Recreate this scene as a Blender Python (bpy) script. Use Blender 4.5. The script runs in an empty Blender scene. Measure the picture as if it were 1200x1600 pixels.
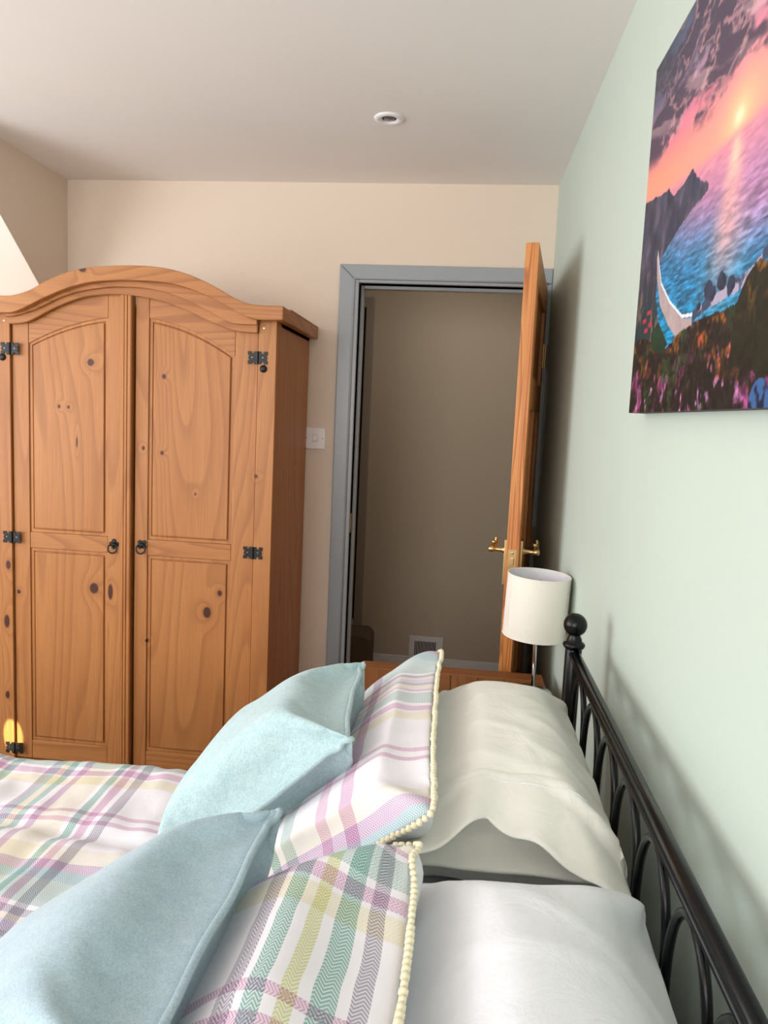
import bpy, bmesh, math, random
import numpy as np
from mathutils import Vector, Matrix, noise
SC = bpy.context.scene
COL = SC.collection
R = math.radians
random.seed(7)

# ------------------------------------------------------------------ camera, world, light, exposure
cd = bpy.data.cameras.new('camera'); cam = bpy.data.objects.new('camera', cd); COL.objects.link(cam)
cr, cu, cf = Vector((0.993121, 0.108233, 0.044681)), Vector((-0.056138, 0.105229, 0.992862)), Vector((-0.102758, 0.988541, -0.110581))
cr.normalize(); cf.normalize(); cu = cr.cross(cf)
m = Matrix.Identity(4)
for i in range(3):
    m[i][0], m[i][1], m[i][2] = cr[i], cu[i], -cf[i]
m.translation = (0, 0, 1.46)
cam.matrix_world = m
cd.sensor_fit = 'HORIZONTAL'; cd.sensor_width = 36; cd.lens = 36 * 1130.5 / 1200
cd.shift_x = 4.3 / 1200; cd.shift_y = -24.1 / 1200; cd.clip_start = 0.02
SC.camera = cam
w = bpy.data.worlds.new('daylight'); SC.world = w; w.use_nodes = True
w.node_tree.nodes['Background'].inputs[0].default_value = (0.75, 0.86, 1.0, 1)
w.node_tree.nodes['Background'].inputs[1].default_value = 1.2

def area(name, loc, target, sx, sy, power, color, spread=180):
    l = bpy.data.lights.new(name, 'AREA'); l.shape = 'RECTANGLE'; l.size = sx; l.size_y = sy
    l.energy = power; l.color = color; l.spread = R(spread)
    o = bpy.data.objects.new(name, l); COL.objects.link(o); o.location = loc
    o.rotation_euler = (Vector(target) - Vector(loc)).to_track_quat('-Z', 'Y').to_euler()
    return o
area('assumed_window_light', (-2.97, 0.60, 1.42), (-1.0, 0.62, 1.62), 2.5, 1.5, 60, (0.99, 0.99, 1.0))  # area lamp standing in for daylight from an assumed, unseen window
area('rear_fill_light', (-1.3, -2.50, 1.55), (-0.8, 1.6, 1.2), 2.6, 1.5, 84, (0.99, 0.99, 1.0))  # soft fill added behind the camera; no window is modelled there
area('landing_fill_light', (-0.05, 3.25, 2.33), (0.0, 3.4, 0.0), 0.5, 0.3, 2.5, (1.0, 0.98, 0.96))  # weak fill added over the landing to lift its walls
sl = bpy.data.lights.new('added_sun_patch_spot', 'SPOT'); sl.energy = 1900; sl.color = (1.0, 0.84, 0.55)  # narrow spotlight added to throw the small sun patch low on the wardrobe
sl.spot_size = R(1.25); sl.spot_blend = 0.35; sl.shadow_soft_size = 0.004
so = bpy.data.objects.new('added_sun_patch_spot', sl); COL.objects.link(so); so.location = (-2.75, 0.30, 1.60)
so.rotation_euler = (Vector((-1.588, 2.42, 0.215)) - Vector(so.location)).to_track_quat('-Z', 'Y').to_euler()
so.scale = (1.0, 2.0, 1.0)
SC.view_settings.view_transform = 'Standard'
try: SC.view_settings.look = 'None'
except Exception: pass
SC.view_settings.exposure = 0.0; SC.view_settings.gamma = 1.0; SC.view_settings.use_curve_mapping = False

# ------------------------------------------------------------------ object helpers
def lin(c):
    c = [x / 255.0 for x in c[:3]]
    return tuple(x / 12.92 if x <= 0.04045 else ((x + 0.055) / 1.055) ** 2.4 for x in c)
def empty(name, loc, label, cat, group=None):
    o = bpy.data.objects.new(name, None); COL.objects.link(o); o.location = loc
    o.empty_display_size = 0.1
    o['label'] = label; o['category'] = cat
    if group: o['group'] = group
    return o
def wloc(o):
    v = Vector((0, 0, 0))
    while o is not None: v += Vector(o.location); o = o.parent
    return v
def tagit(o, label, cat, group=None):
    o['label'] = label; o['category'] = cat
    if group: o['group'] = group
    return o
def finish(name, bm, mat, parent=None, smooth=False, bevel=0, seg=2, kind=None, label=None, subsurf=0, origin=None):
    """one mesh object; the geometry is given in world coordinates"""
    me = bpy.data.meshes.new(name)
    bmesh.ops.recalc_face_normals(bm, faces=bm.faces)
    if parent is not None: off = wloc(parent)
    else: off = Vector(origin) if origin else Vector((0, 0, 0))
    bm.transform(Matrix.Translation(-off))
    bm.to_mesh(me); bm.free()
    o = bpy.data.objects.new(name, me); COL.objects.link(o)
    if parent is not None: o.parent = parent
    elif origin: o.location = off
    if mat: me.materials.append(mat)
    if smooth:
        me.polygons.foreach_set('use_smooth', [True] * len(me.polygons))
    if bevel:
        b = o.modifiers.new('bevel', 'BEVEL'); b.width = bevel; b.segments = seg; b.limit_method = 'ANGLE'; b.angle_limit = R(40)
        b.harden_normals = False
    if subsurf:
        s = o.modifiers.new('subsurf', 'SUBSURF'); s.levels = subsurf; s.render_levels = subsurf
    if kind: o['kind'] = kind
    if label: o['label'] = label
    return o
def B(): return bmesh.new()
def box(bm, x0, x1, y0, y1, z0, z1):
    vs = [bm.verts.new((x, y, z)) for x in (x0, x1) for y in (y0, y1) for z in (z0, z1)]
    for f in ((0, 1, 3, 2), (4, 6, 7, 5), (0, 4, 5, 1), (2, 3, 7, 6), (0, 2, 6, 4), (1, 5, 7, 3)):
        bm.faces.new([vs[i] for i in f])
    return bm
def prism(bm, poly, a0, a1, ax='y'):
    """polygon in the plane across ax, extruded from a0 to a1"""
    def P(p, a):
        return (p[0], a, p[1]) if ax == 'y' else ((a, p[0], p[1]) if ax == 'x' else (p[0], p[1], a))
    A = [bm.verts.new(P(p, a0)) for p in poly]; C = [bm.verts.new(P(p, a1)) for p in poly]
    n = len(poly)
    bm.faces.new(A); bm.faces.new(C[::-1])
    for i in range(n): bm.faces.new((A[i], A[(i + 1) % n], C[(i + 1) % n], C[i]))
    return bm
def strip(bm, top, bot, a0, a1):
    """band between two polylines with the same number of points (x,z), extruded in y"""
    n = len(top); rows = []
    for L in (top, bot):
        for a in (a0, a1): rows.append([bm.verts.new((p[0], a, p[1])) for p in L])
    t0, t1, b0, b1 = rows
    for i in range(n - 1):
        bm.faces.new((t0[i], t0[i + 1], b0[i + 1], b0[i])); bm.faces.new((t1[i], b1[i], b1[i + 1], t1[i + 1]))
        bm.faces.new((t0[i], t1[i], t1[i + 1], t0[i + 1])); bm.faces.new((b0[i], b0[i + 1], b1[i + 1], b1[i]))
    bm.faces.new((t0[0], b0[0], b1[0], t1[0])); bm.faces.new((t0[-1], t1[-1], b1[-1], b0[-1]))
    return bm
def lathe(bm, prof, c=(0, 0, 0), axis=(0, 0, 1), seg=32, caps=True):
    """profile (radius, height) turned about axis through c"""
    q = Vector((0, 0, 1)).rotation_difference(Vector(axis).normalized()); c = Vector(c); rings = []
    for r, h in prof:
        if r < 1e-6: rings.append([bm.verts.new(c + q @ Vector((0, 0, h)))])
        else: rings.append([bm.verts.new(c + q @ Vector((r * math.cos(2 * math.pi * k / seg), r * math.sin(2 * math.pi * k / seg), h))) for k in range(seg)])
    for a, b in zip(rings, rings[1:]):
        for k in range(seg):
            k2 = (k + 1) % seg
            if len(a) == 1 and len(b) == 1: break
            if len(a) == 1: bm.faces.new((a[0], b[k], b[k2]))
            elif len(b) == 1: bm.faces.new((a[k], b[0], a[k2]))
            else: bm.faces.new((a[k], b[k], b[k2], a[k2]))
    if caps:
        if len(rings[0]) > 1: bm.faces.new(rings[0])
        if len(rings[-1]) > 1: bm.faces.new(rings[-1][::-1])
    return bm
def cyl(bm, p0, p1, r, seg=24):
    p0, p1 = Vector(p0), Vector(p1)
    return lathe(bm, [(r, 0), (r, (p1 - p0).length)], p0, p1 - p0, seg)
def tube(bm, pts, r, seg=10, closed=False):
    pts = [Vector(p) for p in pts]; n = len(pts); rings = []; prev = None
    for i in range(n):
        if closed: t = pts[(i + 1) % n] - pts[i - 1]
        else: t = pts[min(i + 1, n - 1)] - pts[max(i - 1, 0)]
        t.normalize()
        if prev is None:
            a = Vector((0, 0, 1)) if abs(t.z) < .9 else Vector((1, 0, 0))
            nrm = t.cross(a).normalized()
        else: nrm = (prev - t * prev.dot(t)).normalized()
        prev = nrm; bi = t.cross(nrm)
        rr = r[i] if isinstance(r, (list, tuple)) else r
        rings.append([bm.verts.new(pts[i] + (nrm * math.cos(2 * math.pi * k / seg) + bi * math.sin(2 * math.pi * k / seg)) * rr) for k in range(seg)])
    m_ = n if closed else n - 1
    for i in range(m_):
        a, b = rings[i], rings[(i + 1) % n]
        # closed tubes: match the nearest start vertex
        off = 0
        if closed and i == n - 1:
            off = min(range(seg), key=lambda k: (a[0].co - b[k].co).length)
        for k in range(seg):
            bm.faces.new((a[k], b[(k + off) % seg], b[(k + 1 + off) % seg], a[(k + 1) % seg]))
    if not closed:
        bm.faces.new(rings[0][::-1]); bm.faces.new(rings[-1])
    return bm
def ball(bm, c, r, u=16, v=10, sc=(1, 1, 1)):
    bmesh.ops.create_uvsphere(bm, u_segments=u, v_segments=v, radius=r, matrix=Matrix.Translation(c) @ Matrix.Diagonal((*sc, 1)))
    return bm

# ------------------------------------------------------------------ materials
class N:
    def __init__(s, name):
        s.m = bpy.data.materials.new(name); s.m.use_nodes = True; s.t = s.m.node_tree
        s.b = s.t.nodes['Principled BSDF']
    def n(s, typ, **k):
        x = s.t.nodes.new(typ)
        for a, v in k.items(): setattr(x, a, v)
        return x
    def _in(s, sock, v):
        if hasattr(v, 'links') or isinstance(v, bpy.types.NodeSocket): s.t.links.new(v, sock)
        elif v is not None: sock.default_value = v
    def math(s, op, a, b=None, c=None, clamp=False):
        x = s.n('ShaderNodeMath', operation=op); x.use_clamp = clamp
        s._in(x.inputs[0], a)
        if b is not None: s._in(x.inputs[1], b)
        if c is not None: s._in(x.inputs[2], c)
        return x.outputs[0]
    def ramp(s, f, stops, interp='LINEAR'):
        x = s.n('ShaderNodeValToRGB'); r = x.color_ramp; r.interpolation = interp
        while len(r.elements) < len(stops): r.elements.new(0.5)
        for e, (p, c) in zip(r.elements, stops): e.position = p; e.color = (*c, 1)
        s._in(x.inputs[0], f); return x.outputs[0]
    def mix(s, f, a, b, mode='MIX'):
        x = s.n('ShaderNodeMix'); x.data_type = 'RGBA'; x.blend_type = mode
        s._in(x.inputs[0], f)
        for i, v in ((6, a), (7, b)): s._in(x.inputs[i], (*v, 1) if isinstance(v, tuple) and len(v) == 3 else v)
        return x.outputs[2]
    def coord(s, kind='Object', scale=(1, 1, 1), rot=(0, 0, 0)):
        x = s.n('ShaderNodeTexCoord'); mp = s.n('ShaderNodeMapping')
        mp.inputs['Scale'].default_value = scale; mp.inputs['Rotation'].default_value = rot
        s.t.links.new(x.outputs[kind], mp.inputs[0]); return mp.outputs[0]
    def noise(s, vec, scale, detail=3, rough=.5, dist=0):
        x = s.n('ShaderNodeTexNoise'); s._in(x.inputs['Vector'], vec)
        x.inputs['Scale'].default_value = scale; x.inputs['Detail'].default_value = detail
        x.inputs['Roughness'].default_value = rough; x.inputs['Distortion'].default_value = dist
        return x.outputs[0]
    def bump(s, h, strength, dist=.001):
        x = s.n('ShaderNodeBump'); x.inputs['Strength'].default_value = strength; x.inputs['Distance'].default_value = dist
        s._in(x.inputs['Height'], h); s.t.links.new(x.outputs[0], s.b.inputs['Normal'])
    def set(s, col=None, rough=None, metal=None, spec=None, **k):
        if col is not None: s._in(s.b.inputs['Base Color'], (*col, 1) if isinstance(col, tuple) and len(col) == 3 else col)
        if rough is not None: s._in(s.b.inputs['Roughness'], rough)
        if metal is not None: s.b.inputs['Metallic'].default_value = metal
        if spec is not None: s.b.inputs['Specular IOR Level'].default_value = spec
        for a, v in k.items(): s.b.inputs[a.replace('_', ' ')].default_value = v
        return s.m

def paint(name, rgb, rough=.75, bump=.15, scale=260, var=.03):
    s = N(name); c = lin(rgb); v = s.coord()
    f = s.noise(v, 2.2, 3)
    col = s.mix(f, tuple(x * (1 - var) for x in c), tuple(min(1, x * (1 + var)) for x in c))
    s.bump(s.noise(v, scale, 2), bump, .0006)
    return s.set(col, rough, spec=.3)
def solid(name, rgb, rough=.5, metal=0, bump=0, scale=300, **k):
    s = N(name); v = s.coord(); c = lin(rgb)
    f = s.noise(v, 40, 3)
    col = s.mix(f, tuple(x * .94 for x in c), tuple(min(1, x * 1.06) for x in c))
    if bump: s.bump(s.noise(v, scale, 2), bump, .0005)
    return s.set(col, rough, metal, **k)
def pine(name, light, mid, dark, grain='z', knots=(), rings=26, rough=.42, rnd=True, contrast=1.0, autoknot=True, st_=.09, ns=3.4):
    """pine boards: contour lines of stretched noise give the grain; knots bend it"""
    s = N(name)
    tc = s.n('ShaderNodeTexCoord'); sp = s.n('ShaderNodeSeparateXYZ')
    geo = s.n('ShaderNodeNewGeometry'); s.t.links.new(tc.outputs['Object'], sp.inputs[0])
    oi = s.n('ShaderNodeObjectInfo')
    off = s.math('MULTIPLY', oi.outputs['Random'], 7.0 if rnd else 0.0)
    st = {'x': (st_, 1, 1), 'y': (1, st_, 1), 'z': (1, 1, st_)}[grain]
    cmb = s.n('ShaderNodeCombineXYZ')
    for i in range(3): s._in(cmb.inputs[i], s.math('MULTIPLY_ADD', sp.outputs[i], st[i], off))
    v = cmb.outputs[0]
    n1 = s.noise(v, ns, 1.5, .45, .25)
    pert = None; dark_k = None; halo = None
    if knots:
        # knots: (x, z, half width, half height) in object coordinates
        for kx, kz, a, b in knots:
            dx = s.math('MULTIPLY', s.math('SUBTRACT', sp.outputs[0], kx), 1 / a)
            dz = s.math('MULTIPLY', s.math('SUBTRACT', sp.outputs[2], kz), 1 / b)
            d2 = s.math('ADD', s.math('MULTIPLY', dx, dx), s.math('MULTIPLY', dz, dz))
            core = s.math('SUBTRACT', 1.35, d2, clamp=True)
            g = s.math('EXPONENT', s.math('MULTIPLY', d2, -.13))
            h = s.math('EXPONENT', s.math('MULTIPLY', d2, -.45))
            dark_k = core if dark_k is None else s.math('MAXIMUM', dark_k, core)
            pert = g if pert is None else s.math('ADD', pert, g)
            halo = h if halo is None else s.math('ADD', halo, h)
    elif autoknot:
        vor = s.n('ShaderNodeTexVoronoi'); vor.inputs['Scale'].default_value = 3.2
        st2 = {'x': (.45, 1, 1), 'y': (1, .45, 1), 'z': (1, 1, .45)}[grain]
        c2 = s.n('ShaderNodeCombineXYZ')
        for i in range(3): s._in(c2.inputs[i], s.math('MULTIPLY_ADD', sp.outputs[i], st2[i], off))
        s.t.links.new(c2.outputs[0], vor.inputs['Vector'])
        d = vor.outputs['Distance']
        dark_k = s.math('MULTIPLY', s.math('SUBTRACT', .045, d), 40, clamp=True)
        pert = s.math('EXPONENT', s.math('MULTIPLY', s.math('MULTIPLY', d, d), -160))
        halo = s.math('EXPONENT', s.math('MULTIPLY', s.math('MULTIPLY', d, d), -500))
    ph = s.math('MULTIPLY', n1, rings)
    if pert is not None: ph = s.math('ADD', ph, s.math('MULTIPLY', pert, 1.5))
    fr = s.math('FRACT', ph)
    line = s.ramp(fr, [(0, (0, 0, 0)), (.55, (.25,) * 3), (.86, (1, 1, 1)), (.93, (.9,) * 3), (1, (0, 0, 0))])
    st3 = {'x': (.02, 1, 1), 'y': (1, .02, 1), 'z': (1, 1, .02)}[grain]
    c3 = s.n('ShaderNodeCombineXYZ')
    for i in range(3): s._in(c3.inputs[i], s.math('MULTIPLY_ADD', sp.outputs[i], st3[i], off))
    fine = s.noise(c3.outputs[0], 330, 3, .6)
    broad = s.noise(v, 9, 2, .5)
    col = s.mix(s.math('MULTIPLY', broad, 1.1, clamp=True), light, mid)
    col = s.mix(s.math('MULTIPLY', line, .46 * contrast), col, dark)
    col = s.mix(s.math('MULTIPLY', s.math('POWER', fine, 1.5), .95), col, tuple((a + b) / 2 for a, b in zip(mid, dark)))
    if halo is not None: col = s.mix(s.math('MULTIPLY', halo, .32, clamp=True), col, dark)
    if dark_k is not None: col = s.mix(s.math('MULTIPLY', dark_k, 1.6, clamp=True), col, lin((72, 34, 20)))
    s.bump(s.math('ADD', fine, s.math('MULTIPLY', line, -.5)), .12, .0006)
    return s.set(col, s.math('MULTIPLY_ADD', fine, .12, rough - .04), spec=.4)

M = {}
M['ceiling'] = paint('ceiling_white_paint', (242, 238, 234), .85, .2, 180)
M['cream'] = paint('cream_wall_paint', (230, 214, 197), .8, .2, 220)
M['green'] = paint('sage_green_wall_paint', (198, 211, 200), .7, .22, 220)
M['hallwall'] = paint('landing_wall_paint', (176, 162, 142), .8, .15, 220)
M['white_slope'] = paint('dormer_white_paint', (240, 232, 220), .8, .1, 220)
M['grey'] = paint('grey_gloss_woodwork', (158, 165, 170), .28, .12, 60)
M['whitewood'] = paint('white_woodwork', (205, 202, 198), .35, .1, 60)
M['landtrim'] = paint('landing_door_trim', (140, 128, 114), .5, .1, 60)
M['carpet'] = solid('brown_carpet', (96, 78, 62), .95, bump=1, scale=500)
M['floor'] = solid('beige_floor_carpet', (168, 158, 146), .95, bump=1, scale=500)
M['dark'] = solid('dark_doorway', (18, 16, 15), .9)  # flat near-black painting the landing doorway's shade; also backs the vent
M['black'] = solid('black_painted_steel', (5, 6, 8), .27, 0, spec=.3)
M['iron'] = solid('black_iron', (20, 22, 25), .42, .3)
M['brass'] = solid('polished_brass', (205, 172, 122), .28, 1)
M['chrome'] = solid('polished_chrome', (205, 205, 205), .12, 1)
M['plastic'] = solid('white_plastic', (240, 238, 242), .3)
M['screw'] = solid('zinc_screw', (150, 148, 145), .35, 1)
M['lens'] = solid('lamp_reflector', (150, 150, 152), .25, .8)
M['bulb'] = solid('frosted_bulb', (225, 225, 228), .3)
LT, MD, DK = lin((202, 143, 86)), lin((176, 113, 60)), lin((112, 60, 26))
FK = [(-1.279 + 1.13, 1.9, .012, .008), (-1.406 + 1.13, 1.443, .005, .007), (-1.371 + 1.13, 1.442, .005, .006), (-1.276 + 1.13, .798, .016, .019),
      (-.855 + 1.13, .74, .014, .020), (-.81 + 1.13, .813, .008, .010), (-1.595 + 1.13, .865, .009, .016), (-1.603 + 1.13, .655, .010, .024),
      (-1.023 + 1.13, 1.562, .007, .008), (-1.027 + 1.13, 1.298, .006, .007), (-1.094 + 1.13, 1.312, .005, .007), (-.687 + 1.13, 1.235, .006, .006),
      (-1.562 + 1.13, .766, .007, .008), (-1.076 + 1.13, .62, .006, .006), (-1.604 + 1.13, .376, .008, .014), (-1.213 + 1.13, .79, .009, .028),
      (-.905 + 1.13, 1.16, .003, .004), (-1.34 + 1.13, 1.32, .003, .018), (-1.289 + 1.13, 1.60, .012, .012)]
M['wz'] = pine('wardrobe_pine_upright', LT, MD, DK, 'z', FK, 26, contrast=.78)
M['wx'] = pine('wardrobe_pine_lengthwise', LT, MD, DK, 'x', FK[:1], 30)
M['wy'] = pine('wardrobe_pine_side', LT, MD, DK, 'z', (), 26)
M['wyy'] = pine('wardrobe_pine_cornice_return', LT, MD, DK, 'y', (), 26)
DL, DM, DD = lin((232, 164, 98)), lin((214, 138, 72)), lin((160, 84, 34))
M['dedge'] = pine('door_pine_edge', DL, DM, DD, 'z', (), 11, autoknot=False, contrast=2.15, st_=.04, ns=24)
M['dz'] = pine('door_pine_upright', DL, DM, DD, 'z', (), 26)
M['dx'] = pine('door_pine_lengthwise', DL, DM, DD, 'x', (), 26)
NL, NM, ND = lin((172, 114, 66)), lin((144, 88, 46)), lin((94, 52, 26))
M['nx'] = pine('nightstand_pine_lengthwise', NL, NM, ND, 'x', (), 26)
M['ny'] = pine('nightstand_pine_crosswise', NL, NM, ND, 'y', (), 26)
M['nz'] = pine('nightstand_pine_upright', NL, NM, ND, 'z', (), 26)

def fabric(name, rgb, rgb2, scale=60, weave=900, bump=.25, heather=.5, sheen=.25):
    s = N(name); v = s.coord()
    f = s.noise(v, scale, 5, .7); g = s.noise(v, weave, 2, .6)
    k = s.math('ADD', s.math('MULTIPLY', f, heather), s.math('MULTIPLY', g, 1 - heather))
    k = s.math('MULTIPLY_ADD', s.math('SUBTRACT', k, .5), 2.6, .5, clamp=True)
    col = s.mix(k, lin(rgb), lin(rgb2))
    big = s.noise(v, 16, 4, .55, .6)
    h = s.math('ADD', s.math('MULTIPLY', g, .25), s.math('MULTIPLY', big, 3.0))
    s.bump(h, bump, .0028)
    s.set(col, .9, spec=.15)
    s.b.inputs['Sheen Weight'].default_value = sheen; s.b.inputs['Sheen Roughness'].default_value = .5
    return s.m
M['blue'] = fabric('pale_blue_chenille', (152, 184, 189), (198, 219, 221), 90, 420, .30, .35)
M['blue2'] = fabric('dusty_blue_chenille', (148, 173, 185), (184, 204, 213), 60, 500, .34, .35)
M['blueback'] = fabric('cushion_back_cloth', (128, 158, 168), (158, 186, 193), 120, 900, .2)
M['cotton'] = fabric('warm_white_cotton', (240, 238, 229), (246, 244, 236), 40, 1200, .42, .5, .1)
M['cotton2'] = fabric('cool_white_cotton', (230, 232, 236), (238, 239, 243), 40, 1200, .36, .5, .1)
M['shade'] = fabric('cream_linen_shade', (232, 226, 214), (243, 238, 228), 150, 700, .05, .3, .0)
M['shade_in'] = solid('white_shade_lining', (232, 230, 236), .6)
M['pom'] = fabric('cream_pompom_wool', (236, 224, 188), (248, 240, 214), 200, 900, .3, .5, .3)

W_ = (1.0, 1.0, 1.0); BASE = lin((240, 237, 243)); SAGE = lin((172, 205, 194)); TEAL = lin((112, 180, 165)); MAUVE = lin((216, 160, 196)); PINKL = lin((226, 180, 208))
YEL = lin((244, 236, 192)); CRM = lin((242, 236, 208)); GREY = lin((158, 152, 168)); PUR = lin((192, 146, 184)); LIME = lin((214, 220, 140)); LIL = lin((224, 206, 230)); ORA = lin((240, 205, 150)); BLT = lin((130, 186, 190))
def bands(period, seq):
    """seq: (width, colour) list, normalised over the period"""
    tot = sum(x for x, _ in seq); st = []; p = 0
    for wd, c in seq: st.append((p / tot, c)); p += wd
    return period, st
UB = bands(.50, [(.030, W_), (.017, GREY), (.006, W_), (.017, MAUVE), (.007, W_), (.019, TEAL), (.062, W_), (.014, GREY), (.009, BLT), (.015, YEL), (.014, TEAL),
                 (.014, W_), (.014, PUR), (.05, CRM), (.008, W_), (.015, TEAL), (.006, W_), (.017, MAUVE), (.010, W_), (.019, GREY), (.085, W_)])
VB = bands(.60, [(.062, SAGE), (.010, W_), (.013, GREY), (.012, CRM), (.020, LIL), (.012, GREY), (.020, CRM), (.010, MAUVE), (.009, W_), (.048, SAGE), (.010, W_),
                 (.022, MAUVE), (.008, W_), (.030, YEL), (.095, W_), (.013, MAUVE), (.016, W_), (.013, MAUVE), (.085, W_), (.040, CRM), (.024, PUR), (.030, BLT)])
UBA = bands(.50, [(.045, W_), (.018, GREY), (.010, W_), (.018, MAUVE), (.060, W_), (.020, YEL), (.020, W_), (.016, TEAL), (.010, W_), (.020, SAGE), (.045, W_), (.018, PINKL), (.022, W_), (.022, MAUVE), (.122, W_)])
UBB = bands(.50, [(.085, W_), (.014, TEAL), (.020, W_), (.020, GREY), (.008, W_), (.018, PINKL), (.010, W_), (.016, TEAL), (.010, W_), (.010, LIME), (.125, W_), (.024, GREY), (.010, W_), (.022, TEAL), (.014, W_), (.014, LIME), (.012, W_), (.022, TEAL), (.010, W_), (.016, GREY), (.020, W_)])
def plaid(name, ub, vb, u0=0., v0=0., back=None, strong=1.0):
    s = N(name); uv = s.n('ShaderNodeUVMap'); sp = s.n('ShaderNodeSeparateXYZ'); s.t.links.new(uv.outputs[0], sp.inputs[0])
    tc = s.coord(); wob = s.noise(tc, 7, 2); wv = s.math('MULTIPLY', s.math('SUBTRACT', wob, .5), .004)
    u = s.math('ADD', s.math('ADD', sp.outputs[0], u0), wv); v = s.math('ADD', s.math('ADD', sp.outputs[1], v0), wv)
    cu = s.ramp(s.math('FRACT', s.math('DIVIDE', u, ub[0])), ub[1], 'CONSTANT')
    cv = s.ramp(s.math('FRACT', s.math('DIVIDE', v, vb[0])), vb[1], 'CONSTANT')
    def herring(a, b):
        zig = s.math('MULTIPLY', s.math('PINGPONG', a, .0065), 1.0)
        return s.math('GREATER_THAN', s.math('FRACT', s.math('DIVIDE', s.math('ADD', b, zig), .0042)), .42)
    hu = herring(u, v); hv = herring(v, u)
    cu = s.mix(s.math('MULTIPLY_ADD', hu, .58, .26), W_, cu); cv = s.mix(s.math('MULTIPLY_ADD', hv, .52, .26), W_, cv)
    col = s.mix(strong, cu, cv, 'MULTIPLY'); col = s.mix(1.0, col, BASE, 'MULTIPLY')
    g = s.noise(tc, 1400, 2); big = s.noise(tc, 14, 4, .55, .6)
    s.bump(s.math('ADD', s.math('MULTIPLY', g, .2), s.math('MULTIPLY', big, 2.4)), .26, .0028)
    s.set(col, .9, spec=.15); s.b.inputs['Sheen Weight'].default_value = .12
    return s.m
M['duvet'] = plaid('plaid_duvet_cotton', UB, VB, 0.03, .0)
M['plaidA'] = plaid('plaid_pillow_cotton_far', UBA, VB)
M['plaidB'] = plaid('plaid_pillow_cotton_near', UBB, VB)

# ------------------------------------------------------------------ room shell
XG, YB, ZC, XL = 0.3265, 2.95, 2.371, -1.667
X0, Y0 = -3.1, -2.6
def struct(name, bm, mat, **k):
    return finish(name, bm, mat, kind='structure', **k)
struct('floor', box(B(), X0 - .1, XG + .1, Y0 - .1, 4.1, -.1, 0), M['floor'])
struct('ceiling', box(B(), X0 - .1, XG + .1, Y0 - .1, 4.1, ZC, ZC + .1), M['ceiling'])
struct('wall_right', box(B(), XG, XG + .1, Y0 - .1, YB + .12, 0, ZC), M['green'])
# back wall, with the door opening x -0.433..0.300, z 0..1.983
OX0, OX1, OZ = -.433, .302, 1.985
bm = B()
box(bm, X0, OX0, YB, YB + .12, 0, ZC); box(bm, OX0, OX1, YB, YB + .12, OZ, ZC); box(bm, OX1, XG, YB, YB + .12, 0, ZC)
struct('wall_back', bm, M['cream'])
# sloping dormer ceiling at the left and the triangular cheek wall above it
sy, sz, sl_ = 2.195, ZC, .843
bm = B(); ze = ZC - (YB - sy) * sl_
vs = [bm.verts.new(p) for p in ((X0, sy, ZC), (XL, sy, ZC), (XL, YB, ze), (X0, YB, ze), (X0, YB, ZC), (XL - .002, YB, ZC))]
bm.free(); bm = B()
prism(bm, [(sy, ZC), (YB, ze), (YB, ZC)], X0, XL - .002, 'x')
struct('ceiling_dormer_slope', bm, M['white_slope'])
bm = B(); prism(bm, [(sy, ZC), (YB, ze), (YB, ZC)], XL - .002, XL, 'x')
struct('wall_left_cheek', bm, M['cream'])
# left wall with an assumed window, out of view
bm = B(); wy0, wy1, wz0, wz1 = -.7, 1.9, .64, 2.2
box(bm, X0 - .1, X0, Y0, YB, 0, wz0); box(bm, X0 - .1, X0, Y0, YB, wz1, ZC)
box(bm, X0 - .1, X0, Y0, wy0, wz0, wz1); box(bm, X0 - .1, X0, wy1, YB, wz0, wz1)
struct('wall_left', bm, M['cream'])
bm = B()
for y in (wy0, .57, wy1 - .06): box(bm, X0 - .07, X0 - .02, y, y + .06, wz0, wz1)
for z in (wz0, wz1 - .06): box(bm, X0 - .07, X0 - .02, wy0, wy1, z, z + .06)
struct('window_1', bm, M['whitewood'])
struct('wall_front', box(B(), X0 - .1, XG + .1, Y0 - .1, Y0, 0, ZC), M['cream'])
bm = B(); box(bm, XG - .014, XG, Y0, 2.86, 0, .12); struct('baseboard_right', bm, M['whitewood'], bevel=.004)
bm = B(); box(bm, -2.9, OX0 - .08, YB - .014, YB, 0, .12); struct('baseboard_back', bm, M['whitewood'], bevel=.004)

# landing beyond the door
HY = 3.926
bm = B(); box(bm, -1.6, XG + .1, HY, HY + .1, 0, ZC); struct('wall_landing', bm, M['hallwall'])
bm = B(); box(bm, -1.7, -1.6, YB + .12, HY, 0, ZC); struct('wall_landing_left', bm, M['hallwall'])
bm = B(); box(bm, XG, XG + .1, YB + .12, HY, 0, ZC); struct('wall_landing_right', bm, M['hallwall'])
bm = B(); box(bm, -.415, XG, HY - .016, HY, 0, .12); box(bm, -.415, XG, HY - .011, HY, .12, .135); struct('baseboard_landing', bm, M['whitewood'], bevel=.003)
# architrave, and the opening's shade painted as a dark sheet, on the landing's far wall
bm = B()
prism(bm, [(-.486, .26), (-.489, 2.084), (-1.45, 2.084), (-1.45, 2.03), (-.530, 2.03), (-.530, .3)], HY - .030, HY)
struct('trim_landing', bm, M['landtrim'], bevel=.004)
bm = B(); box(bm, -1.45, -.530, HY - .006, HY - .001, .3, 2.03); struct('dark_opening_shade', bm, M['dark'])

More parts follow.
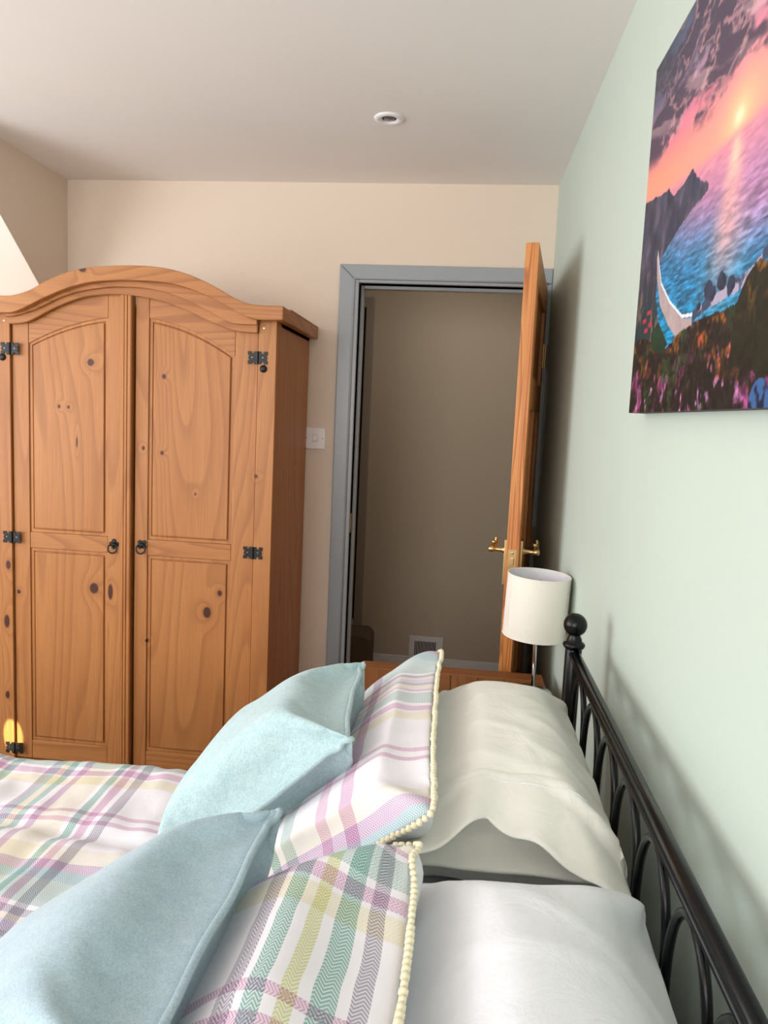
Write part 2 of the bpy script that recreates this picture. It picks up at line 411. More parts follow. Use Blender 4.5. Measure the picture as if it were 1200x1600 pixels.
# door lining and architrave, grey gloss
arch = empty('door_frame', (OX0, YB, 0), 'grey gloss painted door frame around the open doorway', 'door frame')
yA = YB - .018
bm = B(); prism(bm, [(-.509, 0), (-.512, 2.056), (-.450, 1.998), (-.450, 0)], yA, YB)
finish('architrave', bm, M['grey'], arch, bevel=.005)
bm = B(); prism(bm, [(-.512, 2.056), (XG - .001, 2.056), (XG - .001, 1.998), (-.450, 1.998)], yA, YB)
finish('architrave', bm, M['grey'], arch, bevel=.005)
bm = B(); prism(bm, [(OX1 + .008, 0), (OX1 + .008, 1.998), (XG - .001, 1.998), (XG - .001, 0)], yA + .004, YB)
finish('architrave', bm, M['grey'], arch, bevel=.003)
# bead along the inner edge of the architrave
bm = B(); tube(bm, [(-.4515, yA - .001, .01), (-.4515, yA - .001, 1.999), (XG - .02, yA - .001, 1.999)], .0045, 8)
finish('bead', bm, M['grey'], arch, smooth=True)
bm = B(); box(bm, OX0 - .0165, OX0, YB - .0165, YB + .13, 0, OZ + .012); box(bm, OX1, OX1 + .010, YB - .010, YB + .13, 0, OZ + .012)
box(bm, OX0, OX1, YB - .0165, YB + .13, OZ, OZ + .0125)
finish('door_lining', bm, M['grey'], arch, bevel=.002)
bm = B(); box(bm, OX0, OX0 + .013, YB + .045, YB + .085, 0, OZ); box(bm, OX1 - .013, OX1, YB + .045, YB + .085, 0, OZ)
box(bm, OX0 + .013, OX1 - .013, YB + .045, YB + .085, OZ - .013, OZ)
finish('door_stop', bm, M['grey'], arch, bevel=.002)
bm = B(); box(bm, OX0 - .001, OX0 + .002, YB + .004, YB + .03, .97, 1.05); finish('strike_plate', bm, M['brass'], arch, bevel=.0008)

# carpeted stair and stringer on the landing
st = empty('staircase', (-.6, 3.8, 0), 'brown carpeted bottom stair with rounded edge beyond the doorway', 'stairs')
def step(x1, y0, z0, z1, r=.045):
    pts = [(x1 - .5, z0), (x1, z0)] + [(x1 - r + r * math.cos(a), z1 - r + r * math.sin(a)) for a in [R(t) for t in range(0, 91, 15)]] + [(x1 - .5, z1)]
    return prism(B(), pts, y0, HY - .022)
finish('tread', step(-.411, 3.70, .001, .297), M['carpet'], st, smooth=False, bevel=.004)
finish('tread', step(-.62, 3.70, .298, .50), M['carpet'], st, bevel=.004)
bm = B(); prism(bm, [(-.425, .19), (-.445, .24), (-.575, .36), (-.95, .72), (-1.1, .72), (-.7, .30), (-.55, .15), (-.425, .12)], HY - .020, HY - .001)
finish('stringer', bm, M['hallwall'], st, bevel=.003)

# air vent on the landing wall
vt = empty('air_vent', (-.12, HY, .15), 'white slatted air vent low on the landing wall', 'vent')
bm = B(); x0, x1, z0, z1 = -.215, -.025, .12, .255
box(bm, x0, x1, HY - .010, HY - .001, z1 - .03, z1); box(bm, x0, x1, HY - .010, HY - .001, z0, z0 + .02)
box(bm, x0, x0 + .032, HY - .010, HY - .001, z0 + .02, z1 - .03); box(bm, x1 - .038, x1, HY - .010, HY - .001, z0 + .02, z1 - .03)
finish('frame', bm, M['whitewood'], vt, bevel=.002)
bm = B(); box(bm, x0 + .032, x1 - .038, HY - .003, HY - .001, z0 + .02, z1 - .03); finish('backing', bm, M['dark'], vt)
for k in range(14):
    x = x0 + .037 + k * .0086
    bm = B(); box(bm, x, x + .0032, HY - .009, HY - .003, z0 + .02, z1 - .03); finish('slat', bm, M['whitewood'], vt)

# light switch
sw = empty('light_switch', (-.593, YB, 1.358), 'white single light switch plate between wardrobe and door frame', 'light switch')
bm = B(); box(bm, -.638, -.548, YB - .009, YB - .0005, 1.313, 1.400); finish('plate', bm, M['plastic'], sw, bevel=.003, seg=3)
bm = B(); prism(bm, [(YB - .009, 1.344), (YB - .014, 1.346), (YB - .0105, 1.371), (YB - .009, 1.371)], -.599, -.582, 'x'); finish('rocker_gap_shade', box(B(), -.6005, -.5805, YB - .0096, YB - .0088, 1.3425, 1.3725), M['screw'], sw); finish('rocker', bm, M['plastic'], sw, bevel=.0008)  # grey box paints the shaded gap around the rocker
for x in (-.627, -.559):
    finish('screw', lathe(B(), [(.0032, 0), (.0032, .0014), (.002, .002)], (x, YB - .009, 1.357), (0, -1, 0), 12), M['screw'], sw)

# recessed ceiling light
dl = empty('recessed_downlight', (-.27, 2.327, ZC), 'round white recessed downlight in the ceiling', 'ceiling light')
c = (-.27, 2.327, ZC)
finish('bezel', lathe(B(), [(.024, .004), (.026, -.004), (.031, -.006), (.040, -.006), (.046, -.003), (.047, 0)], c, (0, 0, 1), 48, caps=False), M['plastic'], dl, smooth=True)
finish('reflector', lathe(B(), [(.024, .001), (.022, -.0005), (.019, -.0012), (0, -.0012)], c, (0, 0, 1), 40, caps=False), M['iron'], dl, smooth=True)
finish('bulb', lathe(B(), [(.016, -.001), (.013, -.0045), (.006, -.0055), (0, -.0055)], (c[0], c[1] + .0, c[2]), (0, 0, 1), 32, caps=False), M['lens'], dl, smooth=True)

# ------------------------------------------------------------------ wardrobe
WC = -1.1335; WY = 2.416
wd = empty('wardrobe', (-1.13, 2.68, 0), 'pine double wardrobe with arched cornice and black iron hinges', 'wardrobe')
def wp(name, bm, mat='wz', bevel=.002, parent=None, **k):
    return finish(name, bm, M[mat], parent or wd, bevel=bevel, **k)
XR, XLW = -.627, -1.642
wp('side_panel', box(B(), XR - .02, XR, WY + .02, 2.94, .02, 1.765), 'wy')
wp('side_panel', box(B(), XLW, XLW + .02, WY + .02, 2.94, .02, 1.765), 'wy')
wp('post', box(B(), -.689, XR, WY, WY + .02, .02, 1.765))
wp('post', box(B(), XLW, -1.580, WY, WY + .02, .02, 1.765))
wp('back_panel', box(B(), XLW + .02, XR - .02, 2.93, 2.94, .02, 1.765), 'wz', 0)
wp('top_panel', box(B(), XLW, XR, WY + .06, 2.94, 1.745, 1.765), 'wx')
wp('plinth', box(B(), -1.578, -.691, WY + .004, WY + .024, .02, .13), 'wx')
wp('base_rail', box(B(), XLW - .01, XR + .01, WY - .01, 2.94, 0, .02), 'wx')
# arched cornice: front board, moulding and inner rim follow the same curve
def mirror_left(L, x0):   # add a flat run to the left end
    return [(x0, L[0][1])] + L
top = [(-1.672, 1.806), (-1.576, 1.808), (-1.53, 1.811), (-1.472, 1.828), (-1.404, 1.863), (-1.324, 1.894), (-1.234, 1.911), (-1.112, 1.918), (-1.013, 1.914), (-.925, 1.897), (-.837, 1.863), (-.761, 1.824), (-.696, 1.803), (-.593, 1.801)]
bt = [(-1.672, 1.752), (-1.577, 1.752), (-1.531, 1.754), (-1.484, 1.772), (-1.415, 1.806), (-1.324, 1.842), (-1.234, 1.863), (-1.111, 1.870), (-.99, 1.865), (-.902, 1.846), (-.815, 1.812), (-.738, 1.773), (-.684, 1.756), (-.593, 1.756)]
def smooth_poly(L, per=5):
    """Catmull-Rom through the points"""
    out = []
    for i in range(len(L) - 1):
        p0, p1, p2, p3 = L[max(i - 1, 0)], L[i], L[i + 1], L[min(i + 2, len(L) - 1)]
        for k in range(per):
            t = k / per
            out.append(tuple(.5 * (2 * p1[j] + (p2[j] - p0[j]) * t + (2 * p0[j] - 5 * p1[j] + 4 * p2[j] - p3[j]) * t * t + (3 * p1[j] - p0[j] - 3 * p2[j] + p3[j]) * t ** 3) for j in (0, 1)))
    return out + [L[-1]]
wp('cornice_board', strip(B(), smooth_poly(top), smooth_poly(bt), 2.356, 2.386), 'wx', .003)
b2 = [(-1.580, 1.742), (-1.545, 1.746), (-1.468, 1.770), (-1.352, 1.822), (-1.230, 1.848), (-1.116, 1.853), (-1.022, 1.843), (-.929, 1.815), (-.838, 1.774), (-.773, 1.745), (-.688, 1.742)]
t2 = [(x, z + .055) for x, z in b2]
wp('cornice_moulding', strip(B(), smooth_poly(t2), smooth_poly(b2), 2.3865, 2.402), 'wx', .002)
b3 = [(-1.579, 1.720), (-1.545, 1.722), (-1.496, 1.733), (-1.409, 1.778), (-1.312, 1.815), (-1.216, 1.829), (-1.123, 1.827), (-1.028, 1.812), (-.934, 1.783), (-.842, 1.744), (-.767, 1.721), (-.690, 1.717)]
t3 = [(x, z + .07) for x, z in b3]
wp('cornice_rim', strip(B(), smooth_poly(t3), smooth_poly(b3), 2.4025, 2.420), 'wx', .004)
wp('cornice_return', prism(B(), [(2.386, 1.757), (2.94, 1.757), (2.94, 1.801), (2.386, 1.801)], XR + .002, -.593, 'x'), 'wyy', .003)
wp('cornice_return', prism(B(), [(2.386, 1.757), (2.94, 1.757), (2.94, 1.801), (2.386, 1.801)], -1.672, XLW - .002, 'x'), 'wyy', .003)
wp('cornice_top', box(B(), -1.672, -.593, 2.47, 2.94, 1.801, 1.806), 'wx', 0)
# doors
def zarch(x, left): return 1.760 - (.70 if left else .93) * (x - WC) ** 2
def rect_arch(x0, x1, z0, left, d):
    xs = [x0 + d + (x1 - x0 - 2 * d) * i / 12 for i in range(13)]
    return [(x0 + d, z0 + d), (x1 - d, z0 + d)] + [(x, zarch(x, left) - d) for x in xs[::-1]]
def rect(x0, x1, z0, z1, d): return [(x0 + d, z0 + d), (x1 - d, z0 + d), (x1 - d, z1 - d), (x0 + d, z1 - d)]
def raised(polyf, yb):
    """fielded panel: margin, bevel and proud centre"""
    bm = B(); rings = []
    for d, y in ((0, yb + .004), (.010, yb + .004), (.0125, yb + .0085), (.0150, yb + .0085), (.0155, yb + .002), (.0175, yb + .001)):
        rings.append([bm.verts.new((x, y, z)) for x, z in polyf(d)])
    n = len(rings[0])
    for a, b in zip(rings, rings[1:]):
        for i in range(n): bm.faces.new((a[i], a[(i + 1) % n], b[(i + 1) % n], b[i]))
    bm.faces.new(rings[-1])
    back = [bm.verts.new((x, yb + .014, z)) for x, z in polyf(0)]
    for i in range(n): bm.faces.new((rings[0][i], back[i], back[(i + 1) % n], rings[0][(i + 1) % n]))
    bm.faces.new(back[::-1])
    return bm
YD = 2.426
def door(xa, xb, xc, xd, left):
    """stiles xa-xb and xc-xd, rails and two fielded panels between"""
    o = finish('door', box(B(), xa + .004, xd - .004, YD + .0203, YD + .026, .14, 1.725), M['wz'], wd)
    def dp(name, bm, mat='wz', bevel=.0018): return finish(name, bm, M[mat], o, bevel=bevel)
    # grain textures are placed in wardrobe coordinates: keep the door's origin at the wardrobe's own
    for a, b in ((xa, xb), (xc, xd)):
        zt = lambda x: min(1.86, max(1.732, 1.842 - .75 * (x - WC) ** 2 + .012))
        dp('stile', prism(B(), [(a, .135), (b, .135), (b, zt(b)), (a, zt(a))], YD, YD + .02))
    xs = [xb + .0008 + (xc - xb - .0016) * i / 12 for i in range(13)]
    zt = [min(1.86, max(1.74, 1.842 - .75 * (x - WC) ** 2 + .012)) for x in xs]
    dp('rail', strip(B(), list(zip(xs, zt)), [(x, zarch(x, left)) for x in xs], YD + .001, YD + .02), 'wx')
    dp('rail', box(B(), xb + .0008, xc - .0008, YD + .001, YD + .02, .932, .989), 'wx')
    dp('rail', box(B(), xb + .0008, xc - .0008, YD + .001, YD + .02, .135, .205), 'wx')
    dp('panel', raised(lambda d: rect_arch(xb + .001, xc - .001, .99, left, d), YD + .001), 'wz', 0)
    dp('panel', raised(lambda d: rect(xb + .001, xc - .001, .206, .931, d), YD + .001), 'wz', 0)
    return o
dL = door(-1.577, -1.517, -1.224, -1.176, True)
bm = B()
prof = [(-1.176, YD + .018), (-1.176, 2.414), (-1.170, 2.409), (-1.160, 2.409), (-1.158, 2.4125), (-1.156, 2.408), (-1.149, 2.408), (-1.147, 2.4125), (-1.145, 2.408), (-1.136, 2.408), (-1.1325, 2.4115), (-1.1325, YD + .018)]
prism(bm, prof, .14, 1.838, 'z')
finish('cover_strip', bm, M['wz'], dL, bevel=.0008)
dR = door(-1.1245, -1.077, -.772, -.692, False)
# hinges: two notched leaves and a knuckle
def leaf(sx):
    a, h = .034, .021
    P = [(0, -h), (.012, -h), (.0125, -h * .72), (.017, -h * .60), (.021, -h * .72), (.0215, -h), (a, -h), (a, -h * .5), (.0285, -h * .28), (.0335, 0)]
    P = P + [(x, -z) for x, z in P[::-1]][1:]
    return [(x * sx, z) for x, z in P]
def hinge(x, z, parent):
    bm = B()
    for s_, dy in ((1, 0), (-1, 0)): prism(bm, [(x + px, z + pz) for px, pz in leaf(s_)], 2.4125, 2.4155)
    h = finish('hinge', bm, M['iron'], parent, bevel=.0006)
    finish('knuckle', cyl(B(), (x, 2.411, z - .021), (x, 2.411, z + .021), .0042, 14), M['iron'], h, smooth=False)
    for dx in (-.019, .018):
        finish('screw', lathe(B(), [(.0022, 0), (.002, .0008), (0, .0011)], (x + dx, 2.4125, z + .001), (0, -1, 0), 10), M['screw'], h)
for z in (1.636, .968, .175):
    hinge(-1.5785, z, wd); hinge(-.6905, z, wd)
for x, z in ((-1.607, 1.606), (-.670, 1.600)):
    wp('wooden_peg_cap', lathe(B(), [(.0125, 0), (.0125, .003), (.010, .0065), (.005, .0085), (0, .009)], (x, 2.416, z), (0, -1, 0), 24), 'iron', 0, smooth=True)
for x, z in ((-.672, 1.745), (-1.60, 1.742)):
    wp('screw', lathe(B(), [(.0035, 0), (.003, .001), (0, .0012)], (x, 2.416, z - .01), (0, -1, 0), 12), 'brass', 0)
def ring_pull(x, z, y, rot, parent):
    bm = B()
    for k in range(4):
        a = R(45 + 90 * k + rot); cx, cz = x + .0105 * math.cos(a), z + .0105 * math.sin(a)
        lathe(bm, [(.0085, 0), (.0085, .002), (.007, .003)], (cx, y, cz), (0, -1, 0), 16)
    h = finish('ring_pull', bm, M['iron'], parent, bevel=.0004)
    finish('boss', lathe(B(), [(.009, .0031), (.0085, .007), (.005, .011), (0, .012)], (x, y, z - .002), (0, -1, 0), 18), M['iron'], h, smooth=True)
    pts = [(x + .0165 * math.cos(t), y - .010 - .003 * (1 - math.sin(t)), z - .014 + .0165 * math.sin(t)) for t in [2 * math.pi * k / 32 for k in range(32)]]
    finish('ring', tube(B(), pts, .0029, 8, True), M['iron'], h, smooth=True)
ring_pull(-1.2, .965, YD, 45, wd); ring_pull(-1.096, .970, YD, 0, wd)

# ------------------------------------------------------------------ pine room door, standing open
HX, HYY = .308, 2.925                         # hinge edge, face towards the green wall
ang = math.atan2(.113, .767)
door_t = empty('pine_door', (HX, HYY, 0), 'tall pine room door standing open beside the green wall', 'door')
def DW(u, t, z):
    """door coordinates: u from hinge to free edge, t through the leaf away from the green wall"""
    return Vector((HX - math.sin(ang) * u - math.cos(ang) * t, HYY - math.cos(ang) * u + math.sin(ang) * t, z))
def dbox(u0, u1, t0, t1, z0, z1, bm=None):
    bm = bm or B(); vs = [bm.verts.new(DW(u, t, z)) for u in (u0, u1) for t in (t0, t1) for z in (z0, z1)]
    for f in ((0, 1, 3, 2), (4, 6, 7, 5), (0, 4, 5, 1), (2, 3, 7, 6), (0, 2, 6, 4), (1, 5, 7, 3)): bm.faces.new([vs[i] for i in f])
    return bm
T_ = .038; DWD = .768; DH = 1.972
def ddp(name, bm, mat, bevel=.002, parent=None, **k): return finish(name, bm, M[mat], parent or door_t, bevel=bevel, **k)
ddp('stile', dbox(DWD - .1, DWD, 0, T_, .008, DH), 'dedge'); ddp('stile', dbox(0, .1, 0, T_, .008, DH), 'dz')
ddp('rail', dbox(.1, DWD - .1, 0, T_, DH - .1, DH), 'dx'); ddp('rail', dbox(.1, DWD - .1, 0, T_, .008, .21), 'dx'); ddp('rail', dbox(.1, DWD - .1, 0, T_, .80, .98), 'dx')
ddp('rail', dbox(.1, DWD - .1, 0, T_, 1.50, 1.60), 'dx')
ddp('muntin', dbox(DWD / 2 - .05, DWD / 2 + .05, 0, T_, .21, .80), 'dz'); ddp('muntin', dbox(DWD / 2 - .05, DWD / 2 + .05, 0, T_, .98, 1.50), 'dz')
for u0, u1 in ((.1, DWD / 2 - .05), (DWD / 2 + .05, DWD - .1)):
    for z0, z1 in ((.21, .80), (.98, 1.50)):
        ddp('panel', dbox(u0, u1, .012, T_ - .012, z0, z1), 'dz', 0)
ddp('panel', dbox(.1, DWD - .1, .012, T_ - .012, 1.60, DH - .1), 'dx', 0)
HZ = 1.068; hu = DWD - .055
# latch plate on the edge
lp = ddp('latch_plate', dbox(DWD, DWD + .0015, .006, T_ - .006, HZ - .052, HZ + .012), 'brass', .0005)
ddp('latch_bolt', dbox(DWD + .0015, DWD + .008, .014, T_ - .014, HZ - .034, HZ - .014), 'brass', .001, lp)
ddp('screw', lathe(B(), [(.004, 0), (.004, .0006), (.002, .001)], DW(DWD + .0015, T_ / 2, HZ + .001), DW(1, 0, 0) - DW(0, 0, 0), 14), 'screw', 0, lp)
for sgn, tt in ((-1, 0), (1, T_)):
    n_ = (DW(0, 1, 0) - DW(0, 0, 0)) * sgn; ud = DW(1, 0, 0) - DW(0, 0, 0)
    bp = ddp('backplate', dbox(hu - .022, hu + .022, tt if sgn > 0 else tt - .009, tt + .009 if sgn > 0 else tt, HZ - .105, HZ + .035), 'brass', .0015)
    base = DW(hu, tt, HZ)
    bm = lathe(B(), [(.013, .005), (.013, .007), (.010, .012), (.0075, .018), (.0065, .034), (.0075, .040), (.0095, .044), (.0095, .056), (.006, .059), (0, .059)], base, n_, 20)
    ln = ddp('lever_neck', bm, 'brass', 0, bp, smooth=True)
    p = [base + n_ * .050, base + n_ * .051 - ud * .02 + Vector((0, 0, .002)), base + n_ * .050 - ud * .045 - Vector((0, 0, .001)), base + n_ * .048 - ud * .075 - Vector((0, 0, .004)), base + n_ * .046 - ud * .098 + Vector((0, 0, .002)), base + n_ * .046 - ud * .106 + Vector((0, 0, .014)), base + n_ * .044 - ud * .098 + Vector((0, 0, .022))]
    ddp('lever', tube(B(), p, [.0085, .0075, .0065, .0065, .007, .006, .0045], 12), 'brass', 0, bp, smooth=True)
    bm = lathe(B(), [(.0035, 0), (.0035, .011), (.0075, .012), (.0075, .020), (.004, .021)], base + n_ * .043 + Vector((0, 0, .006)), (0, 0, 1), 14)
    ddp('scroll', bm, 'brass', 0, bp, smooth=True)
for z in (1.72, 1.0, .25):
    h = ddp('hinge', cyl(B(), DW(-.006, -.006, z - .045), DW(-.006, -.006, z + .045), .006, 14), 'brass', 0)
    ddp('hinge_leaf', dbox(.001, .03, -.0012, 0, z - .045, z + .045), 'brass', 0, h)

# ------------------------------------------------------------------ canvas picture: sunset over a bay
PX, PY, PZ, PW, PH = .297, 1.337, 1.485, .89, .577
def fbm(x, y, seed, octv=4):
    rs = np.random.RandomState(seed); out = np.zeros_like(x); amp = 1.; tot = 0
    for o in range(octv):
        g = rs.rand(64, 64); xi = np.floor(x).astype(int); yi = np.floor(y).astype(int); fx = x - xi; fy = y - yi
        fx = fx * fx * (3 - 2 * fx); fy = fy * fy * (3 - 2 * fy); a = xi % 64; b = yi % 64; a1 = (a + 1) % 64; b1 = (b + 1) % 64
        out += amp * ((g[a, b] * (1 - fx) + g[a1, b] * fx) * (1 - fy) + (g[a, b1] * (1 - fx) + g[a1, b1] * fx) * fy)
        tot += amp; amp *= .55; x = x * 2.03 + 3.1; y = y * 2.03 + 1.7
    return out / tot
def inpoly(x, y, P):
    c = np.zeros(x.shape, bool); j = len(P) - 1
    for i in range(len(P)):
        xi, yi = P[i]; xj, yj = P[j]
        c ^= ((yi > y) != (yj > y)) & (x < (xj - xi) * (y - yi) / (yj - yi + 1e-12) + xi); j = i
    return c
def canvas_colour(s, t):
    ss = lambda a, b, v: np.clip((v - a) / (b - a), 0, 1) ** 2 * (3 - 2 * np.clip((v - a) / (b - a), 0, 1))
    def C(*c): return np.array(c, float)
    def mixc(a, b, f): return a * (1 - f[..., None]) + b * f[..., None]
    hz = .359 - .17 * s + .15 * s * s
    sun = (.431, .326)
    h = (t - hz)
    sky = mixc(C(252, 168, 140) + 0 * s[..., None], C(224, 132, 160), ss(.02, .10, h))
    sky = mixc(sky, C(160, 140, 168), ss(.08, .15, h)); sky = mixc(sky, C(96, 112, 140), ss(.13, .24, h))
    pinkl = np.exp(-((s - .45) / .28) ** 2) * np.exp(-(h / .16) ** 2); sky = mixc(sky, C(255, 176, 172), pinkl * .6)
    n1 = fbm(s * 11 + t * 9, t * 26 - s * 3, 3, 5); n2 = fbm(s * 26 + t * 14, t * 52, 5, 4)
    band = np.exp(-((h - .095 - .03 * np.sin(s * 7)) / .030) ** 2) + .9 * np.exp(-((h - .19) / .05) ** 2)
    cl = ss(.41, .56, n1 * .8 + n2 * .2 + .17 * band - .05) * ss(.045, .075, h)
    sky = mixc(sky, C(84, 72, 92), cl * .9)
    edge = np.exp(-((n1 - .50) / .030) ** 2) * ss(.05, .09, h); sky = mixc(sky, C(246, 190, 184), edge * .55)
    wisps = ss(.55, .7, fbm(s * 9, t * 40 + s * 12, 9, 4)) * ss(.06, .12, h); sky = mixc(sky, C(240, 200, 198), wisps * .45)
    dark_tl = ss(.24, .0, s) * ss(.10, .20, h); sky = mixc(sky, C(66, 70, 88), dark_tl * .75)
    d = np.hypot((s - sun[0]) / 1.0, (t - sun[1] - .008) / .7)
    sky = mixc(sky, C(255, 205, 160), np.exp(-(d / .055) ** 2)); sky = mixc(sky, C(255, 240, 205), np.exp(-(d / .016) ** 2))
    # sea
    dep = (hz - t)
    sea = mixc(C(226, 156, 176) + 0 * s[..., None], C(186, 140, 176), ss(.0, .07, dep))
    tealf = ss(.05, .17, dep + .14 * (.42 - s) + .03 * (fbm(s * 8, t * 14, 21, 3) - .5)); sea = mixc(sea, C(46, 130, 172), tealf)
    sea = mixc(sea, C(30, 140, 180), ss(.16, .205, dep + .05 * (.3 - s)))
    rip = fbm(s * 45 + t * 30, t * 300, 11, 4); sea = sea * (1 + (rip - .5)[..., None] * (.25 + 1.0 * ss(.02, .15, dep))[..., None])
    wdt = .012 + dep * .34; gl = np.exp(-((s - sun[0] + .10 * dep) / wdt) ** 2) * (.55 + .75 * (rip - .35))
    sea = mixc(sea, C(255, 192, 180), np.clip(gl, 0, 1) * ss(.24, .08, dep)); sea = mixc(sea, C(255, 226, 190), np.clip(gl * 1.2, 0, 1) * np.exp(-(dep / .035) ** 2))
    img = np.where((t > hz)[..., None], sky, sea)
    img = mixc(img, C(236, 160, 168), np.exp(-(h / .007) ** 2) * .6)
    # headland and slope at the left
    nz = fbm(s * 60, t * 60, 31, 4); nz2 = fbm(s * 22, t * 16, 33, 4)
    land = inpoly(s + .006 * (nz - .5), t + .008 * (nz - .5), [(-.05, .34), (.004, .358), (.069, .349), (.110, .342), (.145, .339), (.170, .322), (.191, .320), (.225, .322), (.262, .331), (.272, .325), (.290, .312), (.305, .304), (.330, .293), (.341, .286), (.338, .279), (.318, .275), (.297, .276), (.24, .266), (.17, .250), (.135, .238), (.118, .226), (.123, .180), (.152, .13), (.21, .08), (-.05, .05)])
    lc = mixc(C(58, 62, 84) + 0 * s[..., None], C(98, 92, 112), ss(.40, .7, nz2)); lc = lc * (.72 + .6 * nz)[..., None]
    lc = mixc(lc, C(34, 62, 66), ss(.24, .14, t) * .8); lc = mixc(lc, C(212, 150, 130), ss(.62, .72, fbm(s * 90, t * 18, 35, 3)) * ss(.30, .20, t) * .5)
    img = np.where(land[..., None], lc, img)
    foam = inpoly(s, t, [(.113, .250), (.128, .224), (.149, .194), (.205, .158), (.273, .128), (.320, .122), (.330, .128), (.318, .112), (.261, .100), (.205, .128), (.150, .165), (.119, .212), (.108, .246)])
    img = np.where(foam[..., None], mixc(C(206, 190, 190) + 0 * s[..., None], C(170, 150, 150), nz), img)
    line = np.abs(t - np.interp(s, [.113, .128, .149, .205, .273, .33], [.252, .226, .197, .161, .131, .126])) < .0022
    img = np.where((line & (s > .112) & (s < .33))[..., None], C(238, 240, 244), img)
    foam2 = (np.abs(t - np.interp(s, [.32, .38, .44, .50, .56], [.122, .132, .136, .140, .158]) - .008 * (nz - .5)) < .007) & (s > .32)
    img = np.where(foam2[..., None], mixc(C(180, 172, 192) + 0 * s[..., None], C(70, 84, 110), ss(.4, .6, nz)), img)
    for rx, rt, rr in ((.374, .150, .014), (.395, .140, .012), (.425, .150, .016), (.455, .140, .014), (.345, .134, .008), (.62, .20, .035)):
        img = np.where(((s - rx) ** 2 + ((t - rt) * 1.3) ** 2 < (rr * (.6 + .8 * nz)) ** 2)[..., None], C(52, 60, 84) * (.6 + .8 * nz[..., None]), img)
    # heather slope in front
    fl = np.interp(s, [-.05, .05, .10, .16, .21, .261, .318, .37, .435, .50, .56, .89], [.12, .125, .115, .100, .095, .108, .114, .116, .116, .118, .125, .11])
    fg = t < fl + .010 * (nz - .5)
    f1 = fbm(s * 34, t * 46, 41, 4); f2 = fbm(s * 70, t * 60, 43, 3); f3 = fbm(s * 18, t * 26, 47, 3)
    fc = C(44, 36, 34) + 0 * s[..., None]
    fc = mixc(fc, C(128, 88, 44), ss(.50, .66, f1) * ss(-.02, .07, t - .02) * .9); fc = mixc(fc, C(150, 76, 122), ss(.50, .66, f2 * .5 + f3 * .5) * ss(.10, .04, t))
    fc = mixc(fc, C(196, 92, 70), ss(.60, .72, f1 * .4 + f2 * .6) * .7); fc = mixc(fc, C(60, 78, 48), ss(.58, .68, fbm(s * 24, t * 30, 51, 3)) * .7)
    fc = mixc(fc, C(176, 130, 176), ss(.66, .78, f2) * ss(.09, .03, t) * .8)
    fc = fc * (.25 + 1.35 * fbm(s * 150, t * 110, 53, 3))[..., None]
    img = np.where(fg[..., None], fc, img)
    gr = inpoly(s, t, [(.11, .125), (.15, .14), (.21, .10), (.19, .085), (.12, .10)]); img = np.where(gr[..., None], mixc(C(44, 84, 50) + 0 * s[..., None], C(24, 50, 44), nz), img)
    for rx, rt in ((.06, .152), (.085, .162), (.075, .135), (.10, .142)):
        img = np.where(((np.abs(s - rx) < .011) & (np.abs(t - rt) < .0035))[..., None], C(190, 60, 84), img)
    img = np.where((((s - .565) ** 2 + (t - .004) ** 2) < .026 ** 2)[..., None], mixc(C(70, 110, 160) + 0 * s[..., None], C(30, 40, 70), ss(.4, .6, f2)), img)
    tree = inpoly(s + .014 * (nz - .5), t + .014 * (nz - .5), [(.47, .05), (.472, .09), (.480, .120), (.499, .140), (.530, .152), (.56, .150), (.60, .17), (.66, .16), (.69, .10), (.68, .05), (.56, .03)])
    tc = mixc(C(40, 40, 26) + 0 * s[..., None], C(132, 92, 34), ss(.52, .7, f2) * ss(.08, .15, t)) * (.55 + .9 * fbm(s * 150, t * 110, 57, 3))[..., None]
    img = np.where(tree[..., None], tc, img)
    img = 255 * np.clip(img / 255, 0, 1) ** 1.18
    return np.clip(img, 0, 255)
nu, nv = 520, 336
S_, Tt = np.meshgrid(np.linspace(0, PW, nu + 1), np.linspace(0, PH, nv + 1), indexing='ij')
img = canvas_colour(S_, Tt) / 255.
img = np.where(img <= .04045, img / 12.92, ((img + .055) / 1.055) ** 2.4)
cvs = empty('canvas_picture', (XG, PY - PW / 2, PZ), 'canvas print of a pink sunset over a bay on the green wall', 'picture')
co = np.stack([np.full(S_.size, PX), PY - S_.ravel(), PZ + Tt.ravel()], 1)
idx = np.arange(S_.size).reshape(nu + 1, nv + 1)
fq = np.stack([idx[:-1, :-1].ravel(), idx[:-1, 1:].ravel(), idx[1:, 1:].ravel(), idx[1:, :-1].ravel()], 1)
me = bpy.data.meshes.new('printed_face'); me.from_pydata((co - np.array(cvs.location)).tolist(), [], fq.tolist())
ca = me.color_attributes.new('print', 'FLOAT_COLOR', 'POINT')
ca.data.foreach_set('color', np.concatenate([img.reshape(-1, 3), np.ones((S_.size, 1))], 1).ravel().astype(np.float32))
s = N('canvas_print'); a = s.n('ShaderNodeAttribute'); a.attribute_name = 'print'
s.bump(s.noise(s.coord(), 900, 2), .12, .0003)
me.materials.append(s.set(a.outputs['Color'], .5, spec=.35))
fo = bpy.data.objects.new('printed_face', me); COL.objects.link(fo); fo.parent = cvs
finish('canvas_body', box(B(), PX + .0008, XG - .001, PY - PW, PY, PZ, PZ + PH), solid('dark_canvas_edge', (48, 46, 54), .7), cvs, bevel=.001)

